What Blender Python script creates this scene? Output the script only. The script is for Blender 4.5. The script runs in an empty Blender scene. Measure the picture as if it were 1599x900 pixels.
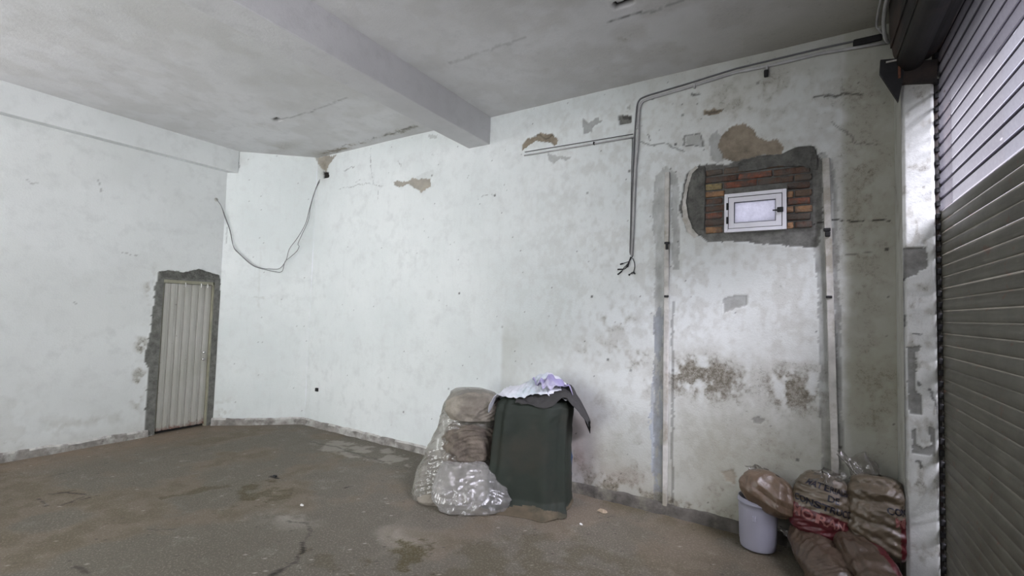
import bpy, bmesh, math, random
import numpy as np
from mathutils import Vector, Matrix

scene = bpy.context.scene
COL = scene.collection
random.seed(7)

# ------------------------------------------------------------------ camera
YAW, PITCH, ROLL, FPX = math.radians(-31.95), math.radians(2.78), math.radians(1.678), 729.2
CAM = np.array([0.0, 0.0, 1.7])
_f = np.array([math.sin(YAW) * math.cos(PITCH), math.cos(YAW) * math.cos(PITCH), math.sin(PITCH)])
_r = np.array([math.cos(YAW), -math.sin(YAW), 0.0])
_u = np.cross(_r, _f)
_r2 = math.cos(ROLL) * _r + math.sin(ROLL) * _u
_u2 = -math.sin(ROLL) * _r + math.cos(ROLL) * _u
cam_data = bpy.data.cameras.new('camera')
cam = bpy.data.objects.new('camera', cam_data)
COL.objects.link(cam)
cam.matrix_world = Matrix(((_r2[0], _u2[0], -_f[0], CAM[0]), (_r2[1], _u2[1], -_f[1], CAM[1]),
                           (_r2[2], _u2[2], -_f[2], CAM[2]), (0, 0, 0, 1)))
cam_data.sensor_width = 36.0
cam_data.lens = FPX / 1599 * 36
cam_data.clip_start = 0.02
scene.camera = cam

def on(x, y, ax, val):
    """surveying helper: where the sight line through a photo pixel meets the plane axis=val"""
    d = _f * FPX + _r2 * (x - 800) - _u2 * (y - 450)
    return CAM + (val - CAM[ax]) / d[ax] * d

# ------------------------------------------------------------------ world, lights, exposure
scene.view_settings.view_transform = 'Standard'
scene.view_settings.look = 'None'
scene.view_settings.gamma = 1.0
scene.view_settings.use_curve_mapping = False
scene.view_settings.exposure = -0.12
scene.cycles.use_denoising = True
scene.cycles.max_bounces = 8
scene.cycles.diffuse_bounces = 4
scene.cycles.transparent_max_bounces = 16

world = bpy.data.worlds.new('sky'); scene.world = world
world.use_nodes = True
_bg = world.node_tree.nodes['Background']
_bg.inputs['Color'].default_value = (0.86, 0.86, 1.0, 1)
_bg.inputs['Strength'].default_value = 1.25

def area(name, loc, target, sx, sy, power, color, spread=180):
    d = bpy.data.lights.new(name, 'AREA'); d.shape = 'RECTANGLE'; d.size = sx; d.size_y = sy
    d.energy = power; d.color = color; d.spread = math.radians(spread)
    o = bpy.data.objects.new(name, d); COL.objects.link(o); o.location = loc
    o.rotation_euler = (Vector(target) - Vector(loc)).to_track_quat('-Z', 'Y').to_euler()
    return o

area('gateway_daylight', (-3.3, -2.25, 1.8), (-5.4, 3.2, 1.9), 3.2, 2.6, 170, (0.975, 1.0, 0.995), 116)   # open gateway in the rear wall, left behind the camera
area('fanlight_daylight', (-6.6, -1.2, 3.3), (-5.9, 0.6, 3.75), 0.9, 0.4, 75, (1.0, 0.98, 1.0))
area('side_fill', (0.68, -0.9, 2.7), (-3.0, -0.4, 2.9), 2.0, 0.9, 92, (0.93, 0.90, 1.0))     # unseen fill lamp added to brighten the beam's right face and nearby ceiling
sun = bpy.data.lights.new('sun', 'SUN'); sun.energy = 64.0; sun.angle = math.radians(34); sun.color = (0.88, 0.86, 1.0)
sun_o = bpy.data.objects.new('sun', sun); COL.objects.link(sun_o)
sun_o.rotation_euler = Vector((-1.0, 0.5, -1.05)).to_track_quat('-Z', 'Y').to_euler()

# ------------------------------------------------------------------ dimensions (metres)
D = 4.2            # back wall y
H = 3.86           # ceiling z
XL = -6.95         # left wall x
XS = 0.755         # shutter plane x
YF = -2.4          # rear wall y
CH0 = (XL, 3.40)   # corner left wall / short diagonal wall
CH1 = (-6.05, D)   # corner diagonal wall / back wall

# ------------------------------------------------------------------ numpy noise
def _hash(ix, iy, s):
    n = (ix.astype(np.int64) * 374761393 + iy.astype(np.int64) * 668265263 + s * 974634777) & 0x7fffffff
    n = ((n ^ (n >> 13)) * 1274126177) & 0x7fffffff
    return ((n ^ (n >> 16)) & 0xffff) / 65535.0

def vnoise(x, y, s=0):
    ix, iy = np.floor(x), np.floor(y)
    fx, fy = x - ix, y - iy
    fx = fx * fx * (3 - 2 * fx); fy = fy * fy * (3 - 2 * fy)
    a, b = _hash(ix, iy, s), _hash(ix + 1, iy, s)
    c, d = _hash(ix, iy + 1, s), _hash(ix + 1, iy + 1, s)
    return (a * (1 - fx) + b * fx) * (1 - fy) + (c * (1 - fx) + d * fx) * fy

def fbm(x, y, s=0, o=4):
    v = np.zeros_like(x); a = 0.5; t = 0
    for k in range(o):
        v += a * vnoise(x, y, s + 17 * k); t += a
        x = x * 2.03 + 11.3; y = y * 2.03 + 5.7; a *= 0.5
    return v / t

def smooth(e0, e1, v):
    t = np.clip((v - e0) / (e1 - e0), 0, 1)
    return t * t * (3 - 2 * t)

# ------------------------------------------------------------------ materials
def new_mat(name):
    m = bpy.data.materials.new(name); m.use_nodes = True
    nt = m.node_tree; b = nt.nodes['Principled BSDF']
    return m, nt, b

def nd(nt, t, **kw):
    n = nt.nodes.new(t)
    for k, v in kw.items(): setattr(n, k, v)
    return n

def noise_node(nt, scale, detail=6, rough=0.6, vec=None, dim='3D'):
    n = nd(nt, 'ShaderNodeTexNoise')
    n.inputs['Scale'].default_value = scale; n.inputs['Detail'].default_value = detail
    n.inputs['Roughness'].default_value = rough
    if vec: nt.links.new(vec, n.inputs['Vector'])
    return n.outputs['Fac']

def ramp(nt, src, p0, p1, c0=(0, 0, 0, 1), c1=(1, 1, 1, 1)):
    r = nd(nt, 'ShaderNodeValToRGB')
    r.color_ramp.elements[0].position = p0; r.color_ramp.elements[1].position = p1
    r.color_ramp.elements[0].color = c0; r.color_ramp.elements[1].color = c1
    nt.links.new(src, r.inputs['Fac'])
    return r.outputs['Color']

def mix(nt, fac, a, b, mode='MIX'):
    m = nd(nt, 'ShaderNodeMix', data_type='RGBA', blend_type=mode)
    for s, v in ((m.inputs['Factor'], fac), (m.inputs['A'], a), (m.inputs['B'], b)):
        if hasattr(v, 'links'): nt.links.new(v, s)
        elif isinstance(v, (int, float)): s.default_value = v
        else: s.default_value = (*v, 1)[:4]
    return m.outputs['Result']

def math_n(nt, op, a, b=None):
    m = nd(nt, 'ShaderNodeMath', operation=op)
    for i, v in enumerate((a, b)):
        if v is None: continue
        if hasattr(v, 'links'): nt.links.new(v, m.inputs[i])
        else: m.inputs[i].default_value = v
    return m.outputs[0]

def bump(nt, b, h, strength, dist=0.01):
    n = nd(nt, 'ShaderNodeBump'); n.inputs['Strength'].default_value = strength
    n.inputs['Distance'].default_value = dist
    nt.links.new(h, n.inputs['Height']); nt.links.new(n.outputs['Normal'], b.inputs['Normal'])

def objco(nt):
    return nd(nt, 'ShaderNodeTexCoord').outputs['Object']

def simple(name, c, rough=0.6, metal=0.0, var=0.15, scale=20, bmp=0.15, dist=0.003, spec=0.4, dirt=None):
    m, nt, b = new_mat(name)
    co = objco(nt)
    n1 = noise_node(nt, scale, 5, 0.6, co)
    c0 = tuple(x * (1 - var) for x in c); c1 = tuple(min(1, x * (1 + var)) for x in c)
    colr = ramp(nt, n1, 0.3, 0.7, (*c0, 1), (*c1, 1))
    if dirt:
        n2 = noise_node(nt, scale * 0.35, 6, 0.7, co)
        colr = mix(nt, ramp(nt, n2, 0.48, 0.62), colr, dirt)
    nt.links.new(colr, b.inputs['Base Color'])
    b.inputs['Roughness'].default_value = rough; b.inputs['Metallic'].default_value = metal
    b.inputs['Specular IOR Level'].default_value = spec
    n3 = noise_node(nt, scale * 4, 4, 0.6, co)
    bump(nt, b, n3, bmp, dist)
    return m

def plaster_mat(name, paint, paint2, speck=0.5, grimec=(0.085, 0.07, 0.045)):
    """old paint over lime render: attributes maskA (brown render, cement, dark) and maskB (grime, yellow, blue)"""
    m, nt, b = new_mat(name)
    co = nd(nt, 'ShaderNodeNewGeometry').outputs['Position']
    aA = nd(nt, 'ShaderNodeAttribute', attribute_name='maskA'); aB = nd(nt, 'ShaderNodeAttribute', attribute_name='maskB')
    sA = nd(nt, 'ShaderNodeSeparateColor'); nt.links.new(aA.outputs['Color'], sA.inputs[0])
    sB = nd(nt, 'ShaderNodeSeparateColor'); nt.links.new(aB.outputs['Color'], sB.inputs[0])
    big = noise_node(nt, 0.9, 6, 0.6, co)
    med = noise_node(nt, 7, 7, 0.65, co)
    fine = noise_node(nt, 60, 5, 0.7, co)
    vfine = noise_node(nt, 230, 3, 0.6, co)
    c = ramp(nt, big, 0.35, 0.65, (*paint, 1), (*paint2, 1))
    c = mix(nt, ramp(nt, med, 0.50, 0.72), c, tuple(x * 0.86 for x in paint2))
    # flecks where paint has chipped
    fl = math_n(nt, 'MULTIPLY', ramp(nt, fine, 0.70, 0.76), ramp(nt, med, 0.50, 0.62))
    c = mix(nt, math_n(nt, 'MULTIPLY', fl, speck), c, (0.20, 0.19, 0.17))
    c = mix(nt, math_n(nt, 'MULTIPLY', ramp(nt, vfine, 0.36, 0.50, (1, 1, 1, 1), (0, 0, 0, 1)), 0.10 + 0.10 * speck), c, (0.25, 0.25, 0.23))
    mps = nd(nt, 'ShaderNodeMapping'); mps.inputs['Scale'].default_value = (9, 9, 1.3); nt.links.new(co, mps.inputs[0])
    stk = noise_node(nt, 1.6, 6, 0.7, mps.outputs[0])
    c = mix(nt, math_n(nt, 'MULTIPLY', ramp(nt, stk, 0.55, 0.78), 0.05 + 0.2 * speck), c, (0.40, 0.41, 0.40))
    pit = noise_node(nt, 24, 4, 0.75, co)
    c = mix(nt, math_n(nt, 'MULTIPLY', ramp(nt, pit, 0.705, 0.735), 0.65 * speck), c, (0.16, 0.155, 0.14))
    # tints
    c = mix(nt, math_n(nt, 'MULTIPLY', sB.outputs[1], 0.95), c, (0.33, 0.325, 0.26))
    c = mix(nt, math_n(nt, 'MULTIPLY', sB.outputs[2], 0.85), c, (0.36, 0.40, 0.47))
    aC = nd(nt, 'ShaderNodeAttribute', attribute_name='maskC')
    c = mix(nt, math_n(nt, 'MULTIPLY', aC.outputs['Fac'], 0.8), c, (0.30, 0.17, 0.15))
    # grime breaks up with noise
    gr_ = sB.outputs[0]
    c = mix(nt, math_n(nt, 'MULTIPLY', gr_, 0.68), c, (0.27, 0.245, 0.19))          # brownish damp halo
    blot = noise_node(nt, 34, 6, 0.72, co)
    val = math_n(nt, 'ADD', math_n(nt, 'MULTIPLY', gr_, 0.95), math_n(nt, 'MULTIPLY', math_n(nt, 'SUBTRACT', blot, 0.5), 2.0))
    val = math_n(nt, 'ADD', val, math_n(nt, 'MULTIPLY', math_n(nt, 'SUBTRACT', vfine, 0.5), 1.3))
    val = math_n(nt, 'SUBTRACT', val, 0.50)
    cl1 = nd(nt, 'ShaderNodeClamp'); nt.links.new(math_n(nt, 'MULTIPLY', val, 1.5), cl1.inputs[0])
    cl2 = nd(nt, 'ShaderNodeClamp'); nt.links.new(math_n(nt, 'MULTIPLY', gr_, 4.0), cl2.inputs[0])
    g2 = math_n(nt, 'MULTIPLY', math_n(nt, 'MULTIPLY', cl1.outputs[0], cl2.outputs[0]), 0.85)
    c = mix(nt, g2, c, grimec)
    brown = ramp(nt, med, 0.3, 0.7, (0.145, 0.12, 0.09, 1), (0.33, 0.285, 0.22, 1))
    c = mix(nt, sA.outputs[0], c, brown)
    cem = ramp(nt, noise_node(nt, 14, 6, 0.7, co), 0.3, 0.7, (0.085, 0.085, 0.078, 1), (0.22, 0.22, 0.205, 1))
    c = mix(nt, sA.outputs[1], c, cem)
    c = mix(nt, sA.outputs[2], c, (0.018, 0.016, 0.014))
    nt.links.new(c, b.inputs['Base Color'])
    b.inputs['Roughness'].default_value = 0.8; b.inputs['Specular IOR Level'].default_value = 0.25
    h = math_n(nt, 'ADD', math_n(nt, 'MULTIPLY', med, 0.6), math_n(nt, 'MULTIPLY', fine, 0.4))
    bump(nt, b, h, 0.35, 0.012)
    return m

M = {}
M['wall'] = plaster_mat('old_white_paint', (0.66, 0.70, 0.70), (0.74, 0.77, 0.77))
M['wall_left'] = plaster_mat('left_wall_paint', (0.66, 0.68, 0.68), (0.72, 0.74, 0.74), 0.25)
M['ceiling'] = plaster_mat('ceiling_paint', (0.58, 0.58, 0.58), (0.67, 0.67, 0.68), 0.35, (0.13, 0.12, 0.10))
M['beam'] = plaster_mat('beam_paint', (0.55, 0.55, 0.56), (0.62, 0.62, 0.63), 0.2)
M['pillar'] = plaster_mat('pillar_paint', (0.58, 0.60, 0.58), (0.74, 0.76, 0.75), 0.9)

def floor_material():
    m, nt, b = new_mat('stained_concrete')
    co = nd(nt, 'ShaderNodeNewGeometry').outputs['Position']
    aA = nd(nt, 'ShaderNodeAttribute', attribute_name='maskA'); aB = nd(nt, 'ShaderNodeAttribute', attribute_name='maskB')
    sA = nd(nt, 'ShaderNodeSeparateColor'); nt.links.new(aA.outputs['Color'], sA.inputs[0])
    sB = nd(nt, 'ShaderNodeSeparateColor'); nt.links.new(aB.outputs['Color'], sB.inputs[0])
    big = noise_node(nt, 1.1, 7, 0.62, co); med = noise_node(nt, 5, 8, 0.7, co); fine = noise_node(nt, 70, 4, 0.75, co)
    c = ramp(nt, big, 0.36, 0.66, (0.205, 0.195, 0.158, 1), (0.33, 0.315, 0.265, 1))
    c = mix(nt, ramp(nt, med, 0.42, 0.66), c, (0.295, 0.278, 0.238))
    c = mix(nt, math_n(nt, 'MULTIPLY', ramp(nt, med, 0.40, 0.30), 0.6), c, (0.17, 0.15, 0.118))
    c = mix(nt, math_n(nt, 'MULTIPLY', ramp(nt, fine, 0.60, 0.72), 0.5), c, (0.50, 0.47, 0.41))
    c = mix(nt, math_n(nt, 'MULTIPLY', ramp(nt, fine, 0.44, 0.32), 0.7), c, (0.10, 0.088, 0.07))
    c = mix(nt, math_n(nt, 'MULTIPLY', sB.outputs[1], 0.7), c, (0.25, 0.18, 0.125))    # red-brown earth
    c = mix(nt, math_n(nt, 'MULTIPLY', sB.outputs[2], 0.8), c, (0.44, 0.42, 0.37))     # pale scraped screed
    g = math_n(nt, 'MULTIPLY', sA.outputs[0], ramp(nt, fine, 0.28, 0.58, (0.35, 0.35, 0.35, 1), (1, 1, 1, 1)))
    c = mix(nt, g, c, (0.085, 0.072, 0.036))                                            # damp mossy stain
    c = mix(nt, sA.outputs[2], c, (0.015, 0.013, 0.011))
    nt.links.new(c, b.inputs['Base Color'])
    r = ramp(nt, med, 0.3, 0.7, (0.62, 0.62, 0.62, 1), (0.9, 0.9, 0.9, 1)); nt.links.new(r, b.inputs['Roughness'])
    b.inputs['Specular IOR Level'].default_value = 0.3
    h = math_n(nt, 'ADD', math_n(nt, 'MULTIPLY', med, 0.7), math_n(nt, 'MULTIPLY', fine, 0.3))
    bump(nt, b, h, 0.5, 0.015)
    return m
M['floor'] = floor_material()

M['rear'] = simple('bare_grey_render', (.13, .13, .125), .9, 0, .2, 3)
M['mortar'] = simple('fresh_grey_mortar', (0.115, 0.116, 0.106), 0.92, 0, 0.45, 12, 0.9, 0.02)
M['skirt'] = simple('dirty_cement_skirting', (0.23, 0.215, 0.20), 0.9, 0, 0.4, 10, 0.7, 0.01, dirt=(0.42, 0.41, 0.39))
M['skirt_top'] = simple('chipped_skirting_paint', (0.50, 0.49, 0.47), 0.85, 0, 0.2, 14, 0.5, 0.008, dirt=(0.24, 0.22, 0.21))
M['skirt_dark'] = simple('dark_cement_skirting', (0.09, 0.083, 0.072), 0.9, 0, 0.4, 10, 0.7, 0.01, dirt=(0.16, 0.15, 0.12))  # darker skirting for the right part of the back wall
M['door_metal'] = simple('cream_painted_sheet', (0.40, 0.395, 0.36), 0.5, 0.0, 0.07, 5, 0.1, 0.002)
M['door_frame'] = simple('aged_cream_frame', (0.30, 0.29, 0.22), 0.6, 0, 0.2, 9, 0.2)
M['rust'] = simple('rust', (0.12, 0.05, 0.03), 0.9, 0, 0.4, 30, 0.5)
M['chrome'] = simple('chrome', (0.75, 0.75, 0.75), 0.2, 1.0, 0.03, 5, 0.0)
M['black'] = simple('black_iron', (0.012, 0.012, 0.013), 0.6, 0.0, 0.3, 20, 0.3)
M['darksteel'] = simple('grimy_dark_steel', (0.020, 0.018, 0.017), 0.6, 0.1, 0.5, 6, 0.4, dirt=(0.05, 0.033, 0.026))
M['white_metal'] = simple('white_enamel', (0.80, 0.80, 0.86), 0.35, 0.0, 0.05, 6, 0.03)
M['joint'] = simple('dark_slat_joint', (.022, .018, .03), .8)
M['gasket'] = simple('dark_gasket', (0.03, 0.03, 0.04), 0.6)
M['post_paint'] = simple('old_white_post_paint', (0.50, 0.49, 0.46), 0.7, 0, 0.2, 9, 0.4, dirt=(0.33, 0.31, 0.26))
M['conduit'] = simple('painted_conduit', (0.40, 0.40, 0.40), 0.6, 0, 0.2, 7, 0.3)
M['cable'] = simple('grey_cable', (0.14, 0.14, 0.145), 0.6)
M['black_cable'] = simple('black_cable', (0.03, 0.03, 0.035), 0.6)
M['bucket'] = simple('white_bucket_plastic', (0.34, 0.34, 0.41), 0.35, 0, 0.04, 5, 0.03)
M['blue'] = simple('blue_plastic', (0.012, 0.045, 0.11), 0.4, 0, 0.2, 4)
M['straw'] = simple('dry_leaf', (0.30, 0.24, 0.17), 0.8)
M['white_bit'] = simple('white_crumb', (0.7, 0.7, 0.68), 0.8)

# ------------------------------------------------------------------ object helpers
def tag(o, label=None, cat=None, group=None, kind=None):
    if label: o['label'] = label
    if cat: o['category'] = cat
    if group: o['group'] = group
    if kind: o['kind'] = kind
    return o

def empty(name, loc, label, cat, group=None, rz=0):
    o = bpy.data.objects.new(name, None); COL.objects.link(o); o.location = loc
    o.rotation_euler = (0, 0, rz); o.empty_display_size = 0.1
    bpy.context.view_layer.update()
    return tag(o, label, cat, group)

def link(name, me, mat=None, parent=None, smooth_=False, local=False):
    o = bpy.data.objects.new(name, me); COL.objects.link(o)
    if mat is not None and len(me.materials) == 0: me.materials.append(mat)
    if smooth_:
        me.polygons.foreach_set('use_smooth', [True] * len(me.polygons))
    if parent is not None:
        o.parent = parent
        if not local: o.matrix_parent_inverse = parent.matrix_world.inverted()
    return o

def pymesh(name, verts, faces):
    me = bpy.data.meshes.new(name); me.from_pydata([tuple(map(float, v)) for v in verts], [], faces); me.update()
    return me

def box_bm(bm, lo, hi, bev=0.0, M4=None):
    r = bmesh.ops.create_cube(bm, size=1.0)
    vs = r['verts']
    for v in vs:
        v.co = Vector(((lo[i] + hi[i]) / 2 + v.co[i] * (hi[i] - lo[i]) for i in range(3)))
    if bev > 0:
        es = list({e for v in vs for e in v.link_edges})
        r2 = bmesh.ops.bevel(bm, geom=es, offset=bev, segments=2, affect='EDGES', profile=0.5)
        vs = list({v for f in r2['faces'] for v in f.verts} | {v for v in vs if v.is_valid})
    if M4 is not None:
        for v in vs: v.co = M4 @ v.co
    return vs

def bm_obj(name, bm, mat, parent=None, smooth_=False, local=False):
    me = bpy.data.meshes.new(name); bm.to_mesh(me); bm.free()
    return link(name, me, mat, parent, smooth_, local)

def box(name, lo, hi, mat, parent=None, bev=0.0, M4=None):
    bm = bmesh.new(); box_bm(bm, lo, hi, bev, M4)
    return bm_obj(name, bm, mat, parent)

def tube_geo(pts, r, seg=8, rads=None):
    pts = [Vector(p) for p in pts]
    n = len(pts); V = []; F = []
    t0 = (pts[1] - pts[0]).normalized()
    up = Vector((0, 0, 1)) if abs(t0.z) < 0.9 else Vector((1, 0, 0))
    nrm = t0.cross(up).normalized()
    for i, p in enumerate(pts):
        t = (pts[min(i + 1, n - 1)] - pts[max(i - 1, 0)]).normalized()
        nrm = (nrm - t * nrm.dot(t)).normalized(); b = t.cross(nrm)
        rr = rads[i] if rads else r
        for k in range(seg):
            a = 2 * math.pi * k / seg
            V.append(p + nrm * (math.cos(a) * rr) + b * (math.sin(a) * rr))
    for i in range(n - 1):
        for k in range(seg):
            a, b_ = i * seg + k, i * seg + (k + 1) % seg
            F.append((a, b_, b_ + seg, a + seg))
    F.append(tuple(range(seg))[::-1]); F.append(tuple(range((n - 1) * seg, n * seg)))
    return V, F

def tube(name, pts, r, mat, parent=None, seg=8, rads=None):
    V, F = tube_geo(pts, r, seg, rads)
    return link(name, pymesh(name, V, F), mat, parent, True)

def catmull(P, n=8):
    P = [Vector(p) for p in P]; out = []
    Q = [P[0] * 2 - P[1]] + P + [P[-1] * 2 - P[-2]]
    for i in range(1, len(Q) - 2):
        for k in range(n):
            t = k / n
            out.append(0.5 * ((2 * Q[i]) + (-Q[i - 1] + Q[i + 1]) * t + (2 * Q[i - 1] - 5 * Q[i] + 4 * Q[i + 1] - Q[i + 2]) * t * t
                              + (-Q[i - 1] + 3 * Q[i] - 3 * Q[i + 1] + Q[i + 2]) * t ** 3))
    out.append(P[-1]); return out

# ------------------------------------------------------------------ dense wall / floor sheets with masks
class Sheet:
    """grid over (u,v) metres: P = O + u*U + v*V, displaced along N by self.h"""
    def __init__(s, O, U, V, N, us, vs, res):
        s.O, s.U, s.V, s.N = map(lambda a: np.array(a, float), (O, U, V, N))
        s.nu, s.nv = int(us / res) + 1, int(vs / res) + 1
        s.u, s.v = np.meshgrid(np.linspace(0, us, s.nu), np.linspace(0, vs, s.nv))
        s.h = np.zeros_like(s.u); s.m = {k: np.zeros_like(s.u) for k in ('brown', 'cement', 'dark', 'grime', 'yellow', 'blue', 'red')}
        s.wu = s.u + 0.05 * (fbm(s.u * 9, s.v * 9, 3, 4) - .5) + 0.022 * (fbm(s.u * 45, s.v * 45, 5, 3) - .5)
        s.wv = s.v + 0.05 * (fbm(s.u * 9, s.v * 9, 31, 4) - .5) + 0.022 * (fbm(s.u * 45, s.v * 45, 51, 3) - .5)
        s.hole = np.zeros_like(s.u, bool)
    def px(s, x, y):
        d = _f * FPX + _r2 * (x - 800) - _u2 * (y - 450)
        t = np.dot(s.O - CAM, s.N) / np.dot(d, s.N)
        p = CAM + t * d - s.O
        return np.dot(p, s.U), np.dot(p, s.V)
    def poly_mask(s, pts, warp=1.0):
        U_ = s.u + (s.wu - s.u) * warp; V_ = s.v + (s.wv - s.v) * warp
        P = [s.px(*p) for p in pts]
        ins = np.zeros_like(s.u, bool)
        for i in range(len(P)):
            x1, y1 = P[i]; x2, y2 = P[i - 1]
            if y1 == y2: continue
            c = (y1 > V_) != (y2 > V_)
            ins ^= c & (U_ < (x2 - x1) * (V_ - y1) / (y2 - y1) + x1)
        return ins.astype(float)
    def blob_mask(s, x, y, rx, ry, warp=2.0):
        u0, v0 = s.px(x, y); u1, _ = s.px(x + rx, y); _, v1 = s.px(x, y + ry)
        ru, rv = abs(u1 - u0), abs(v1 - v0)
        U_ = s.u + (s.wu - s.u) * warp; V_ = s.v + (s.wv - s.v) * warp
        return np.exp(-((U_ - u0) / ru) ** 2 - ((V_ - v0) / rv) ** 2)
    def line_mask(s, pts, w, warp=0.5):
        U_ = s.u + (s.wu - s.u) * warp; V_ = s.v + (s.wv - s.v) * warp
        P = [s.px(*p) for p in pts]; d = np.full_like(s.u, 9.)
        for (a, b), (c, e) in zip(P[:-1], P[1:]):
            L = (c - a) ** 2 + (e - b) ** 2 + 1e-12
            t = np.clip(((U_ - a) * (c - a) + (V_ - b) * (e - b)) / L, 0, 1)
            d = np.minimum(d, np.hypot(U_ - a - t * (c - a), V_ - b - t * (e - b)))
        return np.clip(1.6 - d / w, 0, 1)
    def add(s, k, m, a=1.0):
        s.m[k] = np.maximum(s.m[k], m * a)
    def patch(s, k, pts, depth=0.006, warp=1.0, a=1.0):
        m = s.poly_mask(pts, warp); s.add(k, m, a); s.h -= m * depth
    def build(s, name, mat):
        P = s.O[None, None] + s.u[..., None] * s.U + s.v[..., None] * s.V + s.h[..., None] * s.N
        me = bpy.data.meshes.new(name)
        nu, nv = s.nu, s.nv
        idx = np.arange(nu * nv).reshape(nv, nu)
        q = np.stack([idx[:-1, :-1], idx[:-1, 1:], idx[1:, 1:], idx[1:, :-1]], -1)
        if np.dot(np.cross(s.U, s.V), s.N) < 0: q = q[..., ::-1]
        keep = ~(s.hole[:-1, :-1] | s.hole[1:, 1:] | s.hole[:-1, 1:] | s.hole[1:, :-1])
        q = q[keep].reshape(-1, 4)
        me.vertices.add(nu * nv); me.vertices.foreach_set('co', P.reshape(-1).astype(np.float32))
        me.loops.add(q.size); me.loops.foreach_set('vertex_index', q.reshape(-1).astype(np.int32))
        me.polygons.add(len(q)); me.polygons.foreach_set('loop_start', np.arange(0, q.size, 4, dtype=np.int32))
        me.polygons.foreach_set('loop_total', np.full(len(q), 4, np.int32))
        me.update(calc_edges=True)
        for an, ks in (('maskA', ('brown', 'cement', 'dark')), ('maskB', ('grime', 'yellow', 'blue')), ('maskC', ('red', 'red', 'red'))):
            at = me.attributes.new(an, 'FLOAT_COLOR', 'POINT')
            c = np.ones((nu * nv, 4), np.float32)
            for i, k in enumerate(ks): c[:, i] = np.clip(s.m[k], 0, 1).reshape(-1)
            at.data.foreach_set('color', c.reshape(-1))
        o = link(name, me, mat, None, True)
        return tag(o, kind='structure')

def sc(pts, ox, oy, k):   # crop coordinates -> photo pixels (used only to place wear marks)
    return [(ox + x / k, oy + y / k) for x, y in pts]

# ---------------------------------------------------------------- BACK WALL
W = Sheet((CH1[0], D, 0), (1, 0, 0), (0, 0, 1), (0, -1, 0), 0.80 - CH1[0], H + .05, 0.0115)
W.h += 0.010 * (fbm(W.u * 1.7, W.v * 1.7, 9, 4) - .5)
B4 = lambda p: sc(p, 1020, 160, 3)
niche_px = [(1101, 262), (1270, 238), (1270, 361), (1101, 366)]
surround = B4([(128, 500), (140, 400), (165, 330), (200, 300), (250, 285), (350, 292), (420, 262), (520, 245), (600, 240), (660, 215),
               (700, 203), (755, 203), (775, 260), (797, 275), (790, 660), (760, 682), (600, 668), (450, 660), (250, 648), (165, 600)])
W.patch('cement', surround, 0.012, 0.7)
W.patch('brown', B4([(325, 150), (380, 105), (440, 98), (475, 120), (490, 160), (540, 182), (590, 168), (614, 200), (590, 240), (520, 248), (430, 270), (380, 285), (330, 265), (300, 210)]), 0.008)
W.patch('cement', B4([(260, 160), (300, 130), (325, 160), (300, 210), (340, 270), (300, 285), (262, 240)]), 0.004, 1.2, .45)
W.patch('cement', B4([(145, 160), (210, 140), (235, 170), (232, 210), (150, 206)]), 0.004, 1.0, .4)
W.add('grime', W.poly_mask(B4([(80, 330), (160, 300), (110, 420), (130, 560), (200, 640), (120, 600), (90, 480)]), 1.2), .0)
W.patch('brown', B4([(240, 25), (280, 32), (325, 28), (320, 42), (285, 60), (245, 55)]), 0.01)
W.add('dark', W.poly_mask(B4([(245, 30), (285, 38), (320, 32), (285, 55), (250, 50)]), 1), .5)
C3 = lambda p: sc(p, 780, 100, 4)
W.patch('brown', C3([(148, 500), (170, 470), (230, 455), (250, 430), (330, 435), (362, 470), (352, 515), (310, 492), (225, 488), (170, 520), (150, 540)]), 0.009)
W.add('dark', W.line_mask(C3([(215, 458), (250, 440), (290, 470), (335, 440)]), 0.006), .55)
W.patch('cement', C3([(520, 345), (560, 365), (610, 335), (640, 355), (590, 385), (580, 430), (530, 440)]), 0.006, 1, .6)
W.patch('cement', C3([(745, 325), (825, 318), (825, 370), (750, 378)]), 0.02, .6)
W.add('dark', W.poly_mask(C3([(770, 322), (822, 320), (815, 345), (765, 345)]), .6), .6)
W.patch('cement', C3([(290, 565), (350, 570), (460, 582), (445, 592), (370, 590), (345, 615), (310, 600)]), 0.005, 1, .45)
W.patch('cement', C3([(785, 270), (815, 250), (818, 280), (790, 285)]), 0.004, 1, .5)
# cracks / flaking lines upper right
for pts, w, a in ((C3([(880, 490), (950, 510), (1030, 500), (1080, 520), (1150, 550)]), .006, .6),
                  (C3([(920, 430), (945, 480)]), .004, .7), (C3([(1210, 190), (1250, 190)]), .008, .7),
                  (C3([(1150, 450), (1250, 430), (1265, 510), (1150, 515), (1150, 450)]), .004, .6),
                  ([(1225, 352), (1310, 344), (1350, 346), (1393, 347)], .004, .95),
                  ([(1274, 150), (1305, 152), (1318, 145), (1345, 148)], .007, .75),
                  ([(1300, 190), (1340, 222), (1370, 225)], .004, .5), ([(1320, 396), (1365, 394)], .004, .5)):
    W.add('dark', W.line_mask(pts, w, .8), a)
K2 = lambda p: sc(p, 400, 100, 4)
W.patch('brown', K2([(860, 738), (940, 735), (985, 708), (1010, 715), (1090, 722), (1088, 770), (1050, 785), (1035, 802), (1005, 780), (950, 748), (905, 770), (870, 765)]), 0.006, .9, .8)
W.add('cement', W.poly_mask(K2([(1000, 700), (1060, 680), (1108, 662), (1112, 700), (1090, 725), (1010, 715)]), .7), .12)
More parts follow.
